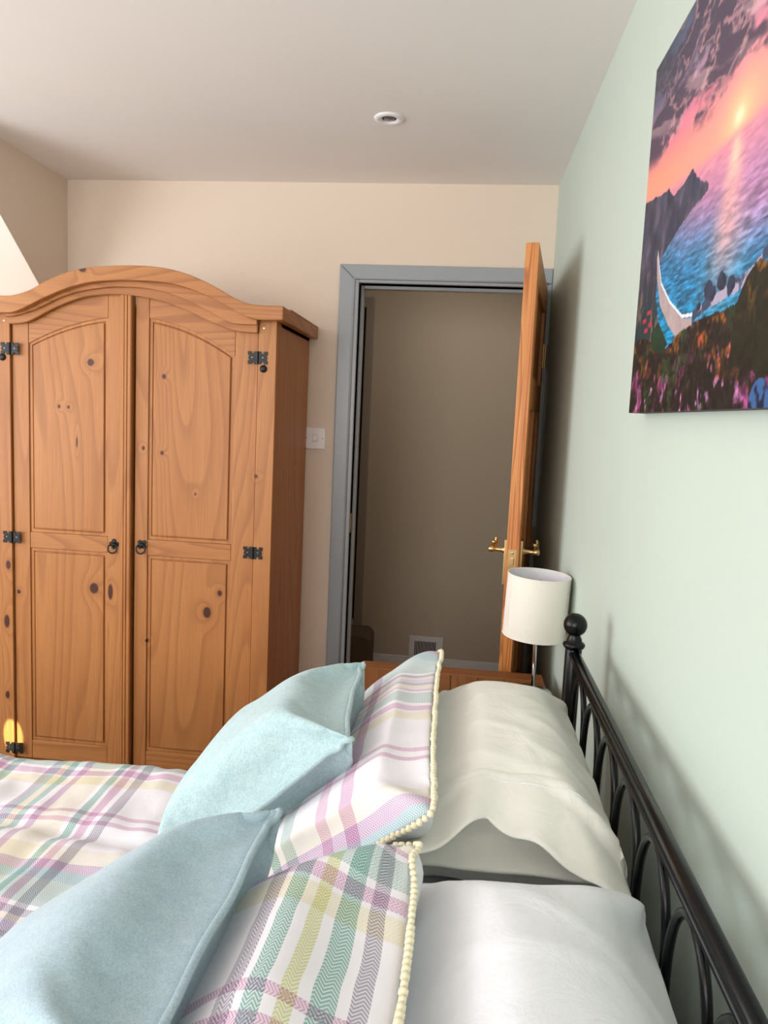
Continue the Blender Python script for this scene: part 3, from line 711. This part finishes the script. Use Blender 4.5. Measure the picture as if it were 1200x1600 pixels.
# ------------------------------------------------------------------ nightstand and lamp
NX0, NX1, NY0, NY1, NZ = -.245, .284, 1.745, 2.135, .714
ns = empty('nightstand', ((NX0 + NX1) / 2, (NY0 + NY1) / 2, 0), 'pine bedside cabinet between the bed and the open door', 'nightstand')
def npart(name, bm, mat, bevel=.003, parent=None): return finish(name, bm, M[mat], parent or ns, bevel=bevel)
z0, z1 = NZ - .026, NZ
npart('top_board', box(B(), NX0 - .01, NX1, NY1 - .062, NY1, z0, z1), 'nx'); npart('top_board', box(B(), NX0 - .01, NX1, NY0, NY0 + .062, z0, z1), 'nx')
npart('top_board', box(B(), NX1 - .112, NX1, NY0 + .0625, NY1 - .0625, z0, z1), 'ny'); npart('top_board', box(B(), NX0 - .01, NX0 + .10, NY0 + .0625, NY1 - .0625, z0, z1), 'ny')
k = 4; xa, xb = NX0 + .1005, NX1 - .1125
for i in range(k):
    npart('plank', box(B(), xa + (xb - xa) * i / k + .0006, xa + (xb - xa) * (i + 1) / k - .0006, NY0 + .0625, NY1 - .0625, z0, z1 - .0015), 'ny', .0015)
npart('side_panel', box(B(), NX0 + .012, NX0 + .032, NY0 + .02, NY1 - .012, 0, z0), 'nz'); npart('side_panel', box(B(), NX1 - .032, NX1 - .012, NY0 + .02, NY1 - .012, 0, z0), 'nz')
npart('back_panel', box(B(), NX0 + .032, NX1 - .032, NY1 - .022, NY1 - .014, .02, z0), 'nx', 0)
for i in range(3):
    a = .06 + i * .205
    d = npart('drawer', box(B(), NX0 + .034, NX1 - .034, NY0 + .008, NY0 + .03, a, a + .198), 'nx')
    for x in ((NX0 + NX1) / 2 - .11, (NX0 + NX1) / 2 + .11):
        finish('knob', lathe(B(), [(.008, 0), (.007, .008), (.014, .014), (.014, .02), (0, .026)], (x, NY0 + .008, a + .09), (0, -1, 0), 16), M['iron'], d, smooth=True)
npart('plinth', box(B(), NX0 + .032, NX1 - .032, NY0 + .02, NY0 + .04, 0, .055), 'nx')

LX, LY = .2305, 1.962
lamp = empty('table_lamp', (LX, LY, NZ), 'table lamp with cream drum shade and thin chrome stem on the nightstand', 'lamp')
c = (LX, LY, NZ)
finish('base', lathe(B(), [(.0, .0), (.062, 0), (.064, .004), (.060, .010), (.020, .016), (.009, .020)], c, (0, 0, 1), 40, caps=False), M['chrome'], lamp, smooth=True)
ax = Vector((-.030, -.01, 1)).normalized()
def LA(h): return Vector((LX + .010, LY, NZ)) + Vector((-.022, 0, 1)).normalized() * h
finish('stem', cyl(B(), LA(.012), LA(.28), .0058, 20), M['chrome'], lamp, smooth=True)
sc_ = Vector((.2335, LY, NZ)) 
q0 = Vector((.2315, LY, .884)); tl = Vector((-.058, -.03, 1)).normalized(); tl = Vector((.030, -.0, 1)).normalized()
Rr, Hh = .0845, .168
bm = lathe(B(), [(Rr, 0), (Rr, Hh)], q0, tl, 72, caps=False)
finish('shade', bm, M['shade'], lamp, smooth=True)
finish('shade_lining', lathe(B(), [(Rr - .002, .001), (Rr - .002, Hh - .001)], q0, tl, 72, caps=False), M['shade_in'], lamp, smooth=True)
for h in (.0, Hh):
    cc = q0 + tl * h; e1 = tl.cross(Vector((0, 1, 0))).normalized(); e2 = tl.cross(e1)
    finish('shade_rim', tube(B(), [cc + (e1 * math.cos(t) + e2 * math.sin(t)) * (Rr - .0008) for t in [2 * math.pi * k / 64 for k in range(64)]], .0017, 8, True), M['shade'], lamp, smooth=True)
sd = math.radians(205); e1 = tl.cross(Vector((0, 1, 0))).normalized(); e2 = tl.cross(e1)
best = min(range(360), key=lambda k: (q0 + (e1 * math.cos(R(k)) + e2 * math.sin(R(k))) * Rr - Vector((.166, 1.93, .868))).length)
dv = (e1 * math.cos(R(best)) + e2 * math.sin(R(best)))
finish('shade_seam', tube(B(), [q0 + dv * (Rr + .0004) + tl * .03, q0 + dv * (Rr + .0004) + tl * (Hh - .02)], .0012, 6), M['shade'], lamp)
cr_ = q0 + tl * (Hh - .03)
bm = B()
for k in range(3):
    a = R(120 * k + 20); cyl(bm, LA(.27), cr_ + (e1 * math.cos(a) + e2 * math.sin(a)) * (Rr - .002), .0014, 6)
finish('shade_spider', bm, M['chrome'], lamp)
finish('bulb', lathe(B(), [(.012, .26), (.013, .275), (.022, .30), (.019, .32), (0, .332)], (LX + .004, LY, NZ - .03), (0, 0, 1), 20), M['bulb'], lamp, smooth=True)

# ------------------------------------------------------------------ bed
BY0, BY1, BX = .03, 1.463, .2545
bed = empty('bed', (-.7, (BY0 + BY1) / 2, 0), 'black metal double bed with ball-topped posts against the green wall', 'bed')
def bp_(name, bm, mat='black', **k): return finish(name, bm, M[mat], bed, **k)
for y in (BY1, BY0):
    p = bp_('headboard_post', cyl(B(), (BX, y, 0), (BX, y, 1.012), .0165, 28), smooth=False, bevel=.001)
    for f in p.data.polygons: f.use_smooth = len(f.vertices) == 4
    finish('collar', lathe(B(), [(.0165, 1.008), (.0205, 1.012), (.0225, 1.017), (.0205, 1.021), (.0160, 1.023), (.0145, 1.030), (.0115, 1.036), (.0125, 1.042)], (BX, y, 0), (0, 0, 1), 32, caps=False), M['black'], p, smooth=True)
    finish('ball_finial', ball(B(), (BX, y, 1.058), .0235, 32, 20), M['black'], p, smooth=True)
for y in (BY1, BY0): bp_('foot_post', cyl(B(), (-1.64, y, 0), (-1.64, y, .50), .0165, 16))
RZ = 1.000
bp_('top_rail', tube(B(), [(BX + .003, BY1 - .01, RZ), (BX + .003, BY0 + .01, RZ)], .0092, 20), smooth=True)
bp_('under_rail', tube(B(), [(BX - .005, BY1 - .01, RZ + .001), (BX - .005, BY1 - .08, RZ - .006), (BX - .003, BY1 - .16, RZ - .008), (BX - .003, BY0 + .01, RZ - .008)], .0058, 12), smooth=True)
bp_('lower_rail', tube(B(), [(BX, BY1 - .01, .45), (BX, BY0 + .01, .45)], .009, 12), smooth=True)
pitch = .1335; ya = BY1 - .085
for k in range(10):
    yc = ya - k * pitch - .022
    if yc < BY0 + .06: break
    a = pitch / 2 - .004; pts = []
    for i in range(25):
        t = math.pi * i / 24; pts.append((BX - .001, yc + a * math.cos(t), .870 + .112 * math.sin(t) ** .85))
    left = [(BX - .001, yc + a * (1 - .55 * j / 8), .870 - .045 * j) for j in range(8, 0, -1)]
    right = [(BX - .001, yc - a * (1 - .55 * j / 8), .870 - .045 * j) for j in range(1, 9)]
    bp_('arch', tube(B(), left + pts + right, .0055, 10), smooth=True)
bp_('side_rail', box(B(), -1.63, BX, BY1 - .015, BY1 + .01, .28, .34), bevel=.003); bp_('side_rail', box(B(), -1.63, BX, BY0 - .01, BY0 + .015, .28, .34), bevel=.003)
for k in range(12):
    x = -1.52 + k * .15; bp_('slat', box(B(), x, x + .06, BY0 + .016, BY1 - .016, .34, .358), mat='nx')
mt = finish('mattress', box(B(), -1.62, .235, BY0 + .02, BY1 - .02, .36, .595), M['cotton2'], None, bevel=.035, seg=4, origin=(-.7, .75, .36))
tagit(mt, 'white sheeted mattress under the pillows and duvet', 'mattress')

# ------------------------------------------------------------------ duvet
def nz(x, y, z=0., s=1.): return noise.noise(Vector((x * s, y * s, z * s)))
def duvet_z(x, y):
    h = .664 + .007 * nz(x, y, .3, 3.1) + .008 * noise.noise(Vector((x * 3.5 + y * 1.2, y * 11, 1.7))) + .006 * noise.noise(Vector((x * 14 - y * 5, y * 6, 4.2)))
    h += .0045 * noise.noise(Vector((x * 26, y * 15 + x * 9, 8.)))
    # long crease running across the bed, near half lying a little higher
    yc = 1.178 - .055 * (x + .8) + .012 * math.sin(x * 5)
    t = (y - yc) / .022
    h += .014 / (1 + math.exp(min(60, max(-60, t * 2.0)))) * (1 if y > .0 else 1)
    h -= .010 * math.exp(-((y - yc - .03) / .022) ** 2)
    return h
bm = B(); uvl = bm.loops.layers.uv.new('UVMap')
DX0, DX1 = -1.70, -.16; nxg, nyg = 170, 190; Ytop = 1.500; Ybot = -.02
skirt = .30
grid = []; uvs = {}
for i in range(nxg + 1):
    x = DX0 + (DX1 - DX0) * i / nxg; row = []
    edge_w = .014 * nz(x, 2.0, 0, 5) + .006 * nz(x, 5.0, 0, 17)
    for j in range(nyg + 1):
        sarc = -skirt + (Ytop - Ybot + 2 * skirt) * j / nyg      # arc length from near side to far side
        L = Ytop - Ybot
        rr = .05
        def prof(d):   # d = distance past the edge line
            if d < 0: return d, 0.
            a = min(d / rr, math.pi / 2)
            yy = rr * math.sin(a); zz = -rr * (1 - math.cos(a)); rest = max(0, d - rr * math.pi / 2)
            return yy, zz - rest
        if sarc > L - rr:
            yy, zz = prof(sarc - (L - rr)); y = Ytop - rr + yy + edge_w; fold = .012 * nz(x, 0, zz, 9) * min(1, -zz * 8)
            row.append(bm.verts.new((x, y + fold, duvet_z(x, Ytop) + zz + .3 * edge_w)))
        elif sarc < rr:
            yy, zz = prof(rr - sarc); y = Ybot + rr - yy
            row.append(bm.verts.new((x, y, duvet_z(x, Ybot) + zz)))
        else:
            y = Ybot + sarc
            row.append(bm.verts.new((x, y + edge_w * max(0, (y - 1.3) / .2), duvet_z(x, y))))
        uvs[row[-1]] = (x + .004 * nz(x, sarc, 0, 6), sarc + .006 * math.sin((x + .3) * 2.2) + .008 * nz(x, sarc, 3, 3))
    grid.append(row)
for i in range(nxg):
    for j in range(nyg):
        f = bm.faces.new((grid[i][j], grid[i + 1][j], grid[i + 1][j + 1], grid[i][j + 1]))
        for l in f.loops:
            u_, v_ = uvs[l.vert]; l[uvl].uv = (u_ + 5.0, 4.07 - v_)
dv_ = finish('duvet', bm, M['duvet'], None, smooth=True, origin=(-.9, .75, .6))
sol = dv_.modifiers.new('thickness', 'SOLIDIFY'); sol.thickness = .022; sol.offset = -1
tagit(dv_, 'pastel plaid duvet spread over the bed', 'duvet')

# ------------------------------------------------------------------ pillows: two sewn sheets inflated in a small cloth solver
def sim_pillow(w,h,n,m,thick,seed,steps=500,full=.10,hold=.03):
    """inflate two sheets sewn along their edge; returns verts, front ids, back ids"""
    rs=np.random.RandomState(seed)
    F=np.arange((n+1)*(m+1)).reshape(n+1,m+1); B=F.copy(); k=F.size
    inner=(n-1)*(m-1); B[1:-1,1:-1]=np.arange(k,k+inner).reshape(n-1,m-1)
    u=np.linspace(-w/2,w/2,n+1); v=np.linspace(-h/2,h/2,m+1); U,V=np.meshgrid(u,v,indexing='ij')
    P=np.zeros((k+inner,3)); P[F.ravel(),0]=U.ravel(); P[F.ravel(),1]=V.ravel()
    P[B.ravel(),0]=U.ravel(); P[B.ravel(),1]=V.ravel()
    P[F[1:-1,1:-1].ravel(),2]=.008; P[B[1:-1,1:-1].ravel(),2]=-.008
    P[:,2]+=rs.randn(len(P))*.001
    E=[];L=[];K=[]
    def add(a,b,l,s):
        q=(P[a.ravel()]+P[b.ravel()])/2; x=2*q[:,0]/w; y=2*q[:,1]/h
        l=l*(1+full*((1-x*x)*(1-y*y))**.8)
        E.append(np.stack([a.ravel(),b.ravel()],1)); L.append(l); K.append(np.full(a.size,s))
    du,dv=w/n,h/m
    for G in (F,B):
        add(G[:-1],G[1:],du,1.); add(G[:,:-1],G[:,1:],dv,1.)
        d=np.hypot(du,dv); add(G[:-1,:-1],G[1:,1:],d,.35); add(G[1:,:-1],G[:-1,1:],d,.35)
        add(G[:-2],G[2:],2*du,.12); add(G[:,:-2],G[:,2:],2*dv,.12)
    E=np.concatenate(E);L=np.concatenate(L);K=np.concatenate(K)
    e0,e1=E[:,0],E[:,1]; N=len(P); idx=np.concatenate([e0,e1])
    wsum=np.bincount(idx,np.concatenate([K,K]),N)[:,None]
    quads=np.concatenate([np.stack([G[:-1,:-1].ravel(),G[1:,:-1].ravel(),G[1:,1:].ravel(),G[:-1,1:].ravel()],1)[:, ::o] for G,o in ((F,1),(B,-1))])
    Q=P.copy(); P0=P.copy(); P0[:,2]=0; bd=np.unique(np.concatenate([F[0],F[-1],F[:,0],F[:,-1]]))
    for it in range(steps):
        vel=(P-Q)*.9; Q=P.copy()
        a=P[quads[:,2]]-P[quads[:,0]]; b=P[quads[:,3]]-P[quads[:,1]]
        nr=np.cross(a,b); ar=np.sqrt((nr**2).sum(1))[:,None]+1e-12; nr=nr/ar*np.minimum(ar,2*du*dv)
        t=np.percentile(P[F.ravel(),2]-P[B.ravel(),2],99)
        pr=np.clip((thick-t)/thick*3,-.6,1)*(1 if it>0 else 0)
        f=np.zeros_like(P)
        for c in range(3):
            f[:,c]=np.bincount(quads.ravel(),np.repeat(nr[:,c],4),N)
        f*=.25*pr*.0005/(du*dv)
        P=P+vel+f
        for s in range(4):
            d=P[e1]-P[e0]; l=np.sqrt((d*d).sum(1))+1e-9
            c=(d*((l-L)/l*K)[:,None]); c[l<L]*=.35
            cc=np.concatenate([c,-c])
            corr=np.stack([np.bincount(idx,cc[:,j],N) for j in range(3)],1)/wsum
            P=P+corr*.5
        P[bd]+=(P0[bd]-P[bd])*hold
    return P,F,B

_cache = {}
def get_sim(w_, h_, n, m_, th, seed, steps, full, hold):
    k = (w_, h_, n, m_, th, seed, steps, full, hold)
    if k not in _cache: _cache[k] = sim_pillow(*k)
    return _cache[k]
def smoothstep(a, b, x):
    t = np.clip((x - a) / (b - a), 0, 1); return t * t * (3 - 2 * t)
def place(P, w_, h_, C4, flip=1.):
    """C4: corner positions for (-x,-y),(+x,-y),(+x,+y),(-x,+y); bilinear frame, normal from it"""
    c = [np.array(p, float) for p in C4]
    u = (P[:, 0] / w_ + .5)[:, None]; v = (P[:, 1] / h_ + .5)[:, None]
    base = c[0] * (1 - u) * (1 - v) + c[1] * u * (1 - v) + c[2] * u * v + c[3] * (1 - u) * v
    n_ = np.cross((c[1] + c[2] - c[0] - c[3]), (c[2] + c[3] - c[0] - c[1])); n_ /= np.linalg.norm(n_)
    return base + n_ * P[:, 2:3] * flip, n_
def plump(P, w_, h_, p=.72, ear=.10):
    """fuller towards the seams; ears drawn in"""
    P = P.copy(); zm = np.abs(P[:, 2]).max(); P[:, 2] = np.sign(P[:, 2]) * zm * (np.abs(P[:, 2]) / zm) ** p
    u, v = 2 * P[:, 0] / w_, 2 * P[:, 1] / h_; k = 1 - ear * (np.clip(u * u, 0, 1) * np.clip(v * v, 0, 1)) ** 2
    P[:, 0] *= k; P[:, 1] *= k
    return P
def push_plane(P, p0, n_, soft=.006):
    """keep points on the side n_ points to"""
    n_ = np.array(n_, float); n_ /= np.linalg.norm(n_)
    d = (P - np.array(p0, float)) @ n_
    return P + np.maximum(0, soft * np.log1p(np.exp(np.clip(-d / soft, -40, 40))))[:, None] * n_ * (d < soft * 4)[:, None]
def wr(P, amp, sc, seed, dirv):
    """shallow wrinkles pushed along dirv"""
    out = np.array([noise.noise(Vector((p[0] * sc[0] + seed, p[1] * sc[1], p[2] * sc[2]))) for p in P])
    return P + out[:, None] * amp * np.array(dirv)
def crease(P, amp, seed, dirv, angle=30, sc=13, st=3.2):
    """soft ridged folds running along one direction of the x-y plane"""
    ca, sa = math.cos(R(angle)), math.sin(R(angle)); out = []
    for p in P:
        a = p[0] * ca + p[1] * sa; b = -p[0] * sa + p[1] * ca
        v = noise.noise(Vector((a * st + seed * 1.7, b * sc + .8 * noise.noise(Vector((a * 4, b * 4, seed))), p[2] * 2)))
        m_ = max(0, .5 + 1.2 * noise.noise(Vector((p[0] * 4 + seed, p[1] * 4, 5.1))))
        out.append(((1 - min(1, abs(v) * 4.5)) ** 1.5) * m_)
    return P + np.array(out)[:, None] * amp * np.array(dirv)
def pillow_obj(name, P, F, Bk, mats, w_, h_, label, cat, group, uvo=(0, 0), origin=None, sub=1):
    origin = origin or tuple(P.mean(0))
    me = bpy.data.meshes.new(name); f = []; mi = []
    for G, o, k_ in ((F, 1, 0), (Bk, -1, 1)):
        q = np.stack([G[:-1, :-1].ravel(), G[1:, :-1].ravel(), G[1:, 1:].ravel(), G[:-1, 1:].ravel()], 1)[:, ::o]
        f.append(q); mi += [k_] * len(q)
    f = np.concatenate(f)
    me.from_pydata((P - np.array(origin)).tolist(), [], f.tolist())
    n_, m_ = F.shape[0] - 1, F.shape[1] - 1
    U = np.zeros((len(P), 2))
    for G in (F, Bk):
        ii, jj = np.meshgrid(np.arange(n_ + 1), np.arange(m_ + 1), indexing='ij')
        U[G.ravel(), 0] = ii.ravel() / n_ * w_ + uvo[0]; U[G.ravel(), 1] = (1 - jj.ravel() / m_) * h_ + uvo[1]
    uv = me.uv_layers.new(name='UVMap'); uv.data.foreach_set('uv', U[f.ravel()].ravel())
    for m__ in mats: me.materials.append(m__)
    me.polygons.foreach_set('material_index', [min(k_, len(mats) - 1) for k_ in mi]); me.polygons.foreach_set('use_smooth', [True] * len(f))
    me.update()
    o = bpy.data.objects.new(name, me); COL.objects.link(o); o.location = origin
    s_ = o.modifiers.new('subsurf', 'SUBSURF'); s_.levels = sub; s_.render_levels = sub
    tagit(o, label, cat, group)
    return o
def loop_ids(F):
    n_, m_ = F.shape[0] - 1, F.shape[1] - 1
    return [F[i, 0] for i in range(n_)] + [F[n_, j] for j in range(m_)] + [F[n_ - i, m_] for i in range(n_)] + [F[0, m_ - j] for j in range(m_)]
def resample(pts, step_, closed=True):
    pts = np.array(pts); 
    if closed: pts = np.concatenate([pts, pts[:1]])
    d = np.r_[0, np.cumsum(np.linalg.norm(np.diff(pts, axis=0), axis=1))]
    n_ = max(4, int(d[-1] / step_)); t = np.linspace(0, d[-1], n_, endpoint=False) if closed else np.linspace(0, d[-1], n_)
    return np.stack([np.interp(t, d, pts[:, k]) for k in range(3)], 1)
def smooth_loop(p, it=2):
    for _ in range(it): p = (np.roll(p, 1, 0) + 2 * p + np.roll(p, -1, 0)) / 4
    return p

GW = 'white pillows in two stacks by the headboard'
def white_pillow(y0, y1, zc, x0, x1, th, seed, mat, label, planes, dy=.0, dx=.0, p=.62):
    w_, h_ = x1 - x0, y1 - y0
    P, F, Bk = get_sim(round(w_ * 1.0, 3), round(h_, 3), 44, 56, th, seed, 340, .05, .003)
    P = plump(P, w_, h_, p, .14)
    Q, n_ = place(P, round(w_, 3), round(h_, 3), [(x0, y0, zc - dy), (x1, y0, zc + dx), (x1, y1, zc + dx), (x0, y1, zc - dy)])
    for p0, nn in planes: Q = push_plane(Q, p0, nn)
    Q = wr(Q, .007, (9, 5, 3), seed * 3.1, (0, 0, 1)); Q = crease(Q, .0075, seed, (0, 0, 1), 35); Q = crease(Q, .005, seed + 9, (0, 0, 1), -20)
    return pillow_obj('pillow', Q, F, Bk, [M[mat]], w_, h_, label, 'pillow', GW)
pn = np.array((-.669, 0, .743))                     # front of the leaning plaid pillows
lean = tuple(-pn); pt0 = np.array((-.008, 0, 1.0))
lp_ = [(tuple(pt0 - pn * .058), lean)]
wall_p = [((.247, 0, 0), (-1, 0, 0))]
white_pillow(.735, 1.41, .715, -.18, .242, .205, 3, 'cotton2', 'white pillow lying underneath the far white pillow', [((0, 0, .600), (0, 0, 1)), ((0, 0, .796), (0, 0, -1))] + wall_p + lp_)
white_pillow(.05, .715, .695, -.18, .242, .19, 4, 'cotton2', 'white pillow lying hidden at the bottom of the near stack', [((0, 0, .600), (0, 0, 1)), ((0, 0, .796), (0, 0, -1))] + wall_p + lp_)
far_p = white_pillow(.860, 1.465, .884, -.12, .285, .195, 5, 'cotton', 'warm white pillow on top of the far stack, beside the bed post', [((0, 0, .802), (0, 0, 1))] + wall_p + lp_, dx=.0, p=.82)
near_p = white_pillow(.05, .862, .889, -.12, .280, .215, 6, 'cotton2', 'cool white pillow nearest the camera by the headboard', [((0, 0, .802), (0, 0, 1))] + wall_p + lp_, dx=-.005, p=.76)
# open hem of the far pillowcase
from mathutils.bvhtree import BVHTree
bv = BVHTree.FromPolygons([tuple(v.co + far_p.location) for v in far_p.data.vertices], [tuple(p.vertices) for p in far_p.data.polygons])
def ztop(x, y, dflt):
    h = bv.ray_cast(Vector((x, y, 2)), Vector((0, 0, -1)))
    return h[0].z if h[0] is not None else dflt
bm = B(); nx_, ny_ = 60, 16; rows = []
for i in range(nx_ + 1):
    a = i / nx_; x = -.045 + .286 * a; row = []
    yf = np.interp(a, [0, .2, .38, .5, .75, 1], [.815, .850, .900, .880, .845, .812])
    zf = np.interp(a, [0, .2, .38, .5, .75, 1], [.925, .945, .948, .940, .925, .890])
    ys = 1.00; zs = ztop(x, ys, .93) - .002
    for j in range(ny_ + 1):
        b = j / ny_; y = ys * (1 - b) + yf * b
        z = zs * (1 - b ** 1.6) + zf * b ** 1.6 + .006 * math.sin(a * 22 + 1) * b
        z = max(z, ztop(x, y, 0) + (.0035 if j > 1 else -.003))
        row.append(bm.verts.new((x, y, z)))
    rows.append(row)
for i in range(nx_):
    for j in range(ny_): bm.faces.new((rows[i][j], rows[i + 1][j], rows[i + 1][j + 1], rows[i][j + 1]))
hm = finish('pillowcase_hem', bm, M['cotton'], far_p, smooth=True)
so_ = hm.modifiers.new('thickness', 'SOLIDIFY'); so_.thickness = .0022
hl = [Vector(v.co) for v in hm.data.vertices]
st_ = [tuple(hl[i * (ny_ + 1) + 4] + Vector(far_p.location) + Vector((0, 0, .0006))) for i in range(nx_ + 1)]
finish('stitching', tube(B(), st_, .0007, 5), M['cotton2'], far_p)

GP = 'plaid pillows with cream pompom edging'
def plaid_pillow(C4, th, seed, mat, label, planes=(), uvo=(0, 0), zmin=.668, bow=.0):
    w_, h_ = .50, .66
    P, F, Bk = get_sim(w_, h_, 44, 56, th, seed, 360, .05, .0022)
    P = plump(P, w_, h_, .75, .05); P[:, 2] += bow * (1 - (2 * P[:, 0] / w_) ** 2)
    Q, n_ = place(P, w_, h_, C4)
    for p0, nn in planes: Q = push_plane(Q, p0, nn)
    Q = push_plane(Q, (0, 0, zmin), (0, 0, 1), .004)
    Q = wr(Q, .006, (12, 6, 10), seed * 2.3, n_); Q = crease(Q, .005, seed, n_, 20)
    o = pillow_obj('plaid_pillow', Q, F, Bk, [M[mat], M['cotton2']], w_, h_, label, 'pillow', GP, uvo)
    L = resample(smooth_loop(Q[loop_ids(F)], 1), .0086)
    # pompoms: little woolly balls sewn all round the edge
    ico = B(); bmesh.ops.create_icosphere(ico, subdivisions=1, radius=1.0); V0 = np.array([v.co[:] for v in ico.verts]); F0 = np.array([[v.index for v in f.verts] for f in ico.faces]); ico.free()
    rs = np.random.RandomState(seed); cen = Q.mean(0); V = []; FF = []
    for i, p in enumerate(L):
        r = .0049 * rs.uniform(.88, 1.12); d = p - cen; d /= np.linalg.norm(d)
        V.append(p + d * .0045 + V0 * (r * rs.uniform(.9, 1.1, 3))); FF.append(F0 + len(V0) * i)
    V = np.concatenate(V) - np.array(o.location); FF = np.concatenate(FF)
    me = bpy.data.meshes.new('pompom_trim'); me.from_pydata(V.tolist(), [], FF.tolist()); me.materials.append(M['pom']); me.polygons.foreach_set('use_smooth', [True] * len(FF))
    t = bpy.data.objects.new('pompom_trim', me); COL.objects.link(t); t.parent = o; t['kind'] = 'stuff'; t['label'] = 'cream pompoms along the edge'
    return o, Q
pf = [(tuple(pt0 + pn * .036), tuple(-pn))]
plaid_pillow([(-.36, .93, .670), (.004, .800, 1.0), (-.006, 1.455, 1.0), (-.36, 1.44, .685)], .130, 11, 'plaidA', 'plaid pillow with pompoms in the far stack, behind the far blue cushion', pf, uvo=(0, .53))
plaid_pillow([(-.37, .10, .685), (-.005, .10, 1.0), (-.006, .785, .985), (-.355, .975, .722)], .200, 12, 'plaidB', 'plaid pillow with pompoms nearest the camera, behind the near blue cushion', [(tuple(pt0 + pn * .085), tuple(-pn))], uvo=(0, .12))

GB = 'pale blue piped cushions leaning on the plaid pillows'
def blue_cushion(C4, th, seed, mats, label, planes=()):
    w_ = .45
    P, F, Bk = get_sim(w_, w_, 48, 48, th, seed, 360, .04, .0013)
    Q, n_ = place(plump(P, w_, w_, .79, .05), w_, w_, C4)
    for p0, nn in planes: Q = push_plane(Q, p0, nn)
    Q = push_plane(Q, (0, 0, .668), (0, 0, 1), .004)
    Q = wr(Q, .006, (10, 10, 10), seed * 1.9, n_); Q = crease(Q, .004, seed, n_, 60)
    o = pillow_obj('blue_cushion', Q, F, Bk, mats, w_, w_, label, 'cushion', GB)
    L = smooth_loop(Q[loop_ids(F)], 1)
    t = finish('piping', tube(B(), L.tolist(), .0040, 8, True), mats[0], o, smooth=True)
    return o
bf = [(tuple(pt0 + pn * .030), tuple(pn))]
blue_cushion([(-.440, .935, .710), (-.115, .965, 1.015), (-.146, 1.355, .998), (-.445, 1.335, .705)], .200, 21, [M['blue'], M['blue']], 'far pale blue cushion with its corner pointing at the doorway', bf)
blue_cushion([(-.520, .395, .710), (-.178, .385, 1.01), (-.165, .795, 1.012), (-.510, .835, .715)], .200, 22, [M['blue2'], M['blue2']], 'near dusty blue cushion at the bottom of the view', [(tuple(pt0 + pn * .056), tuple(pn))])
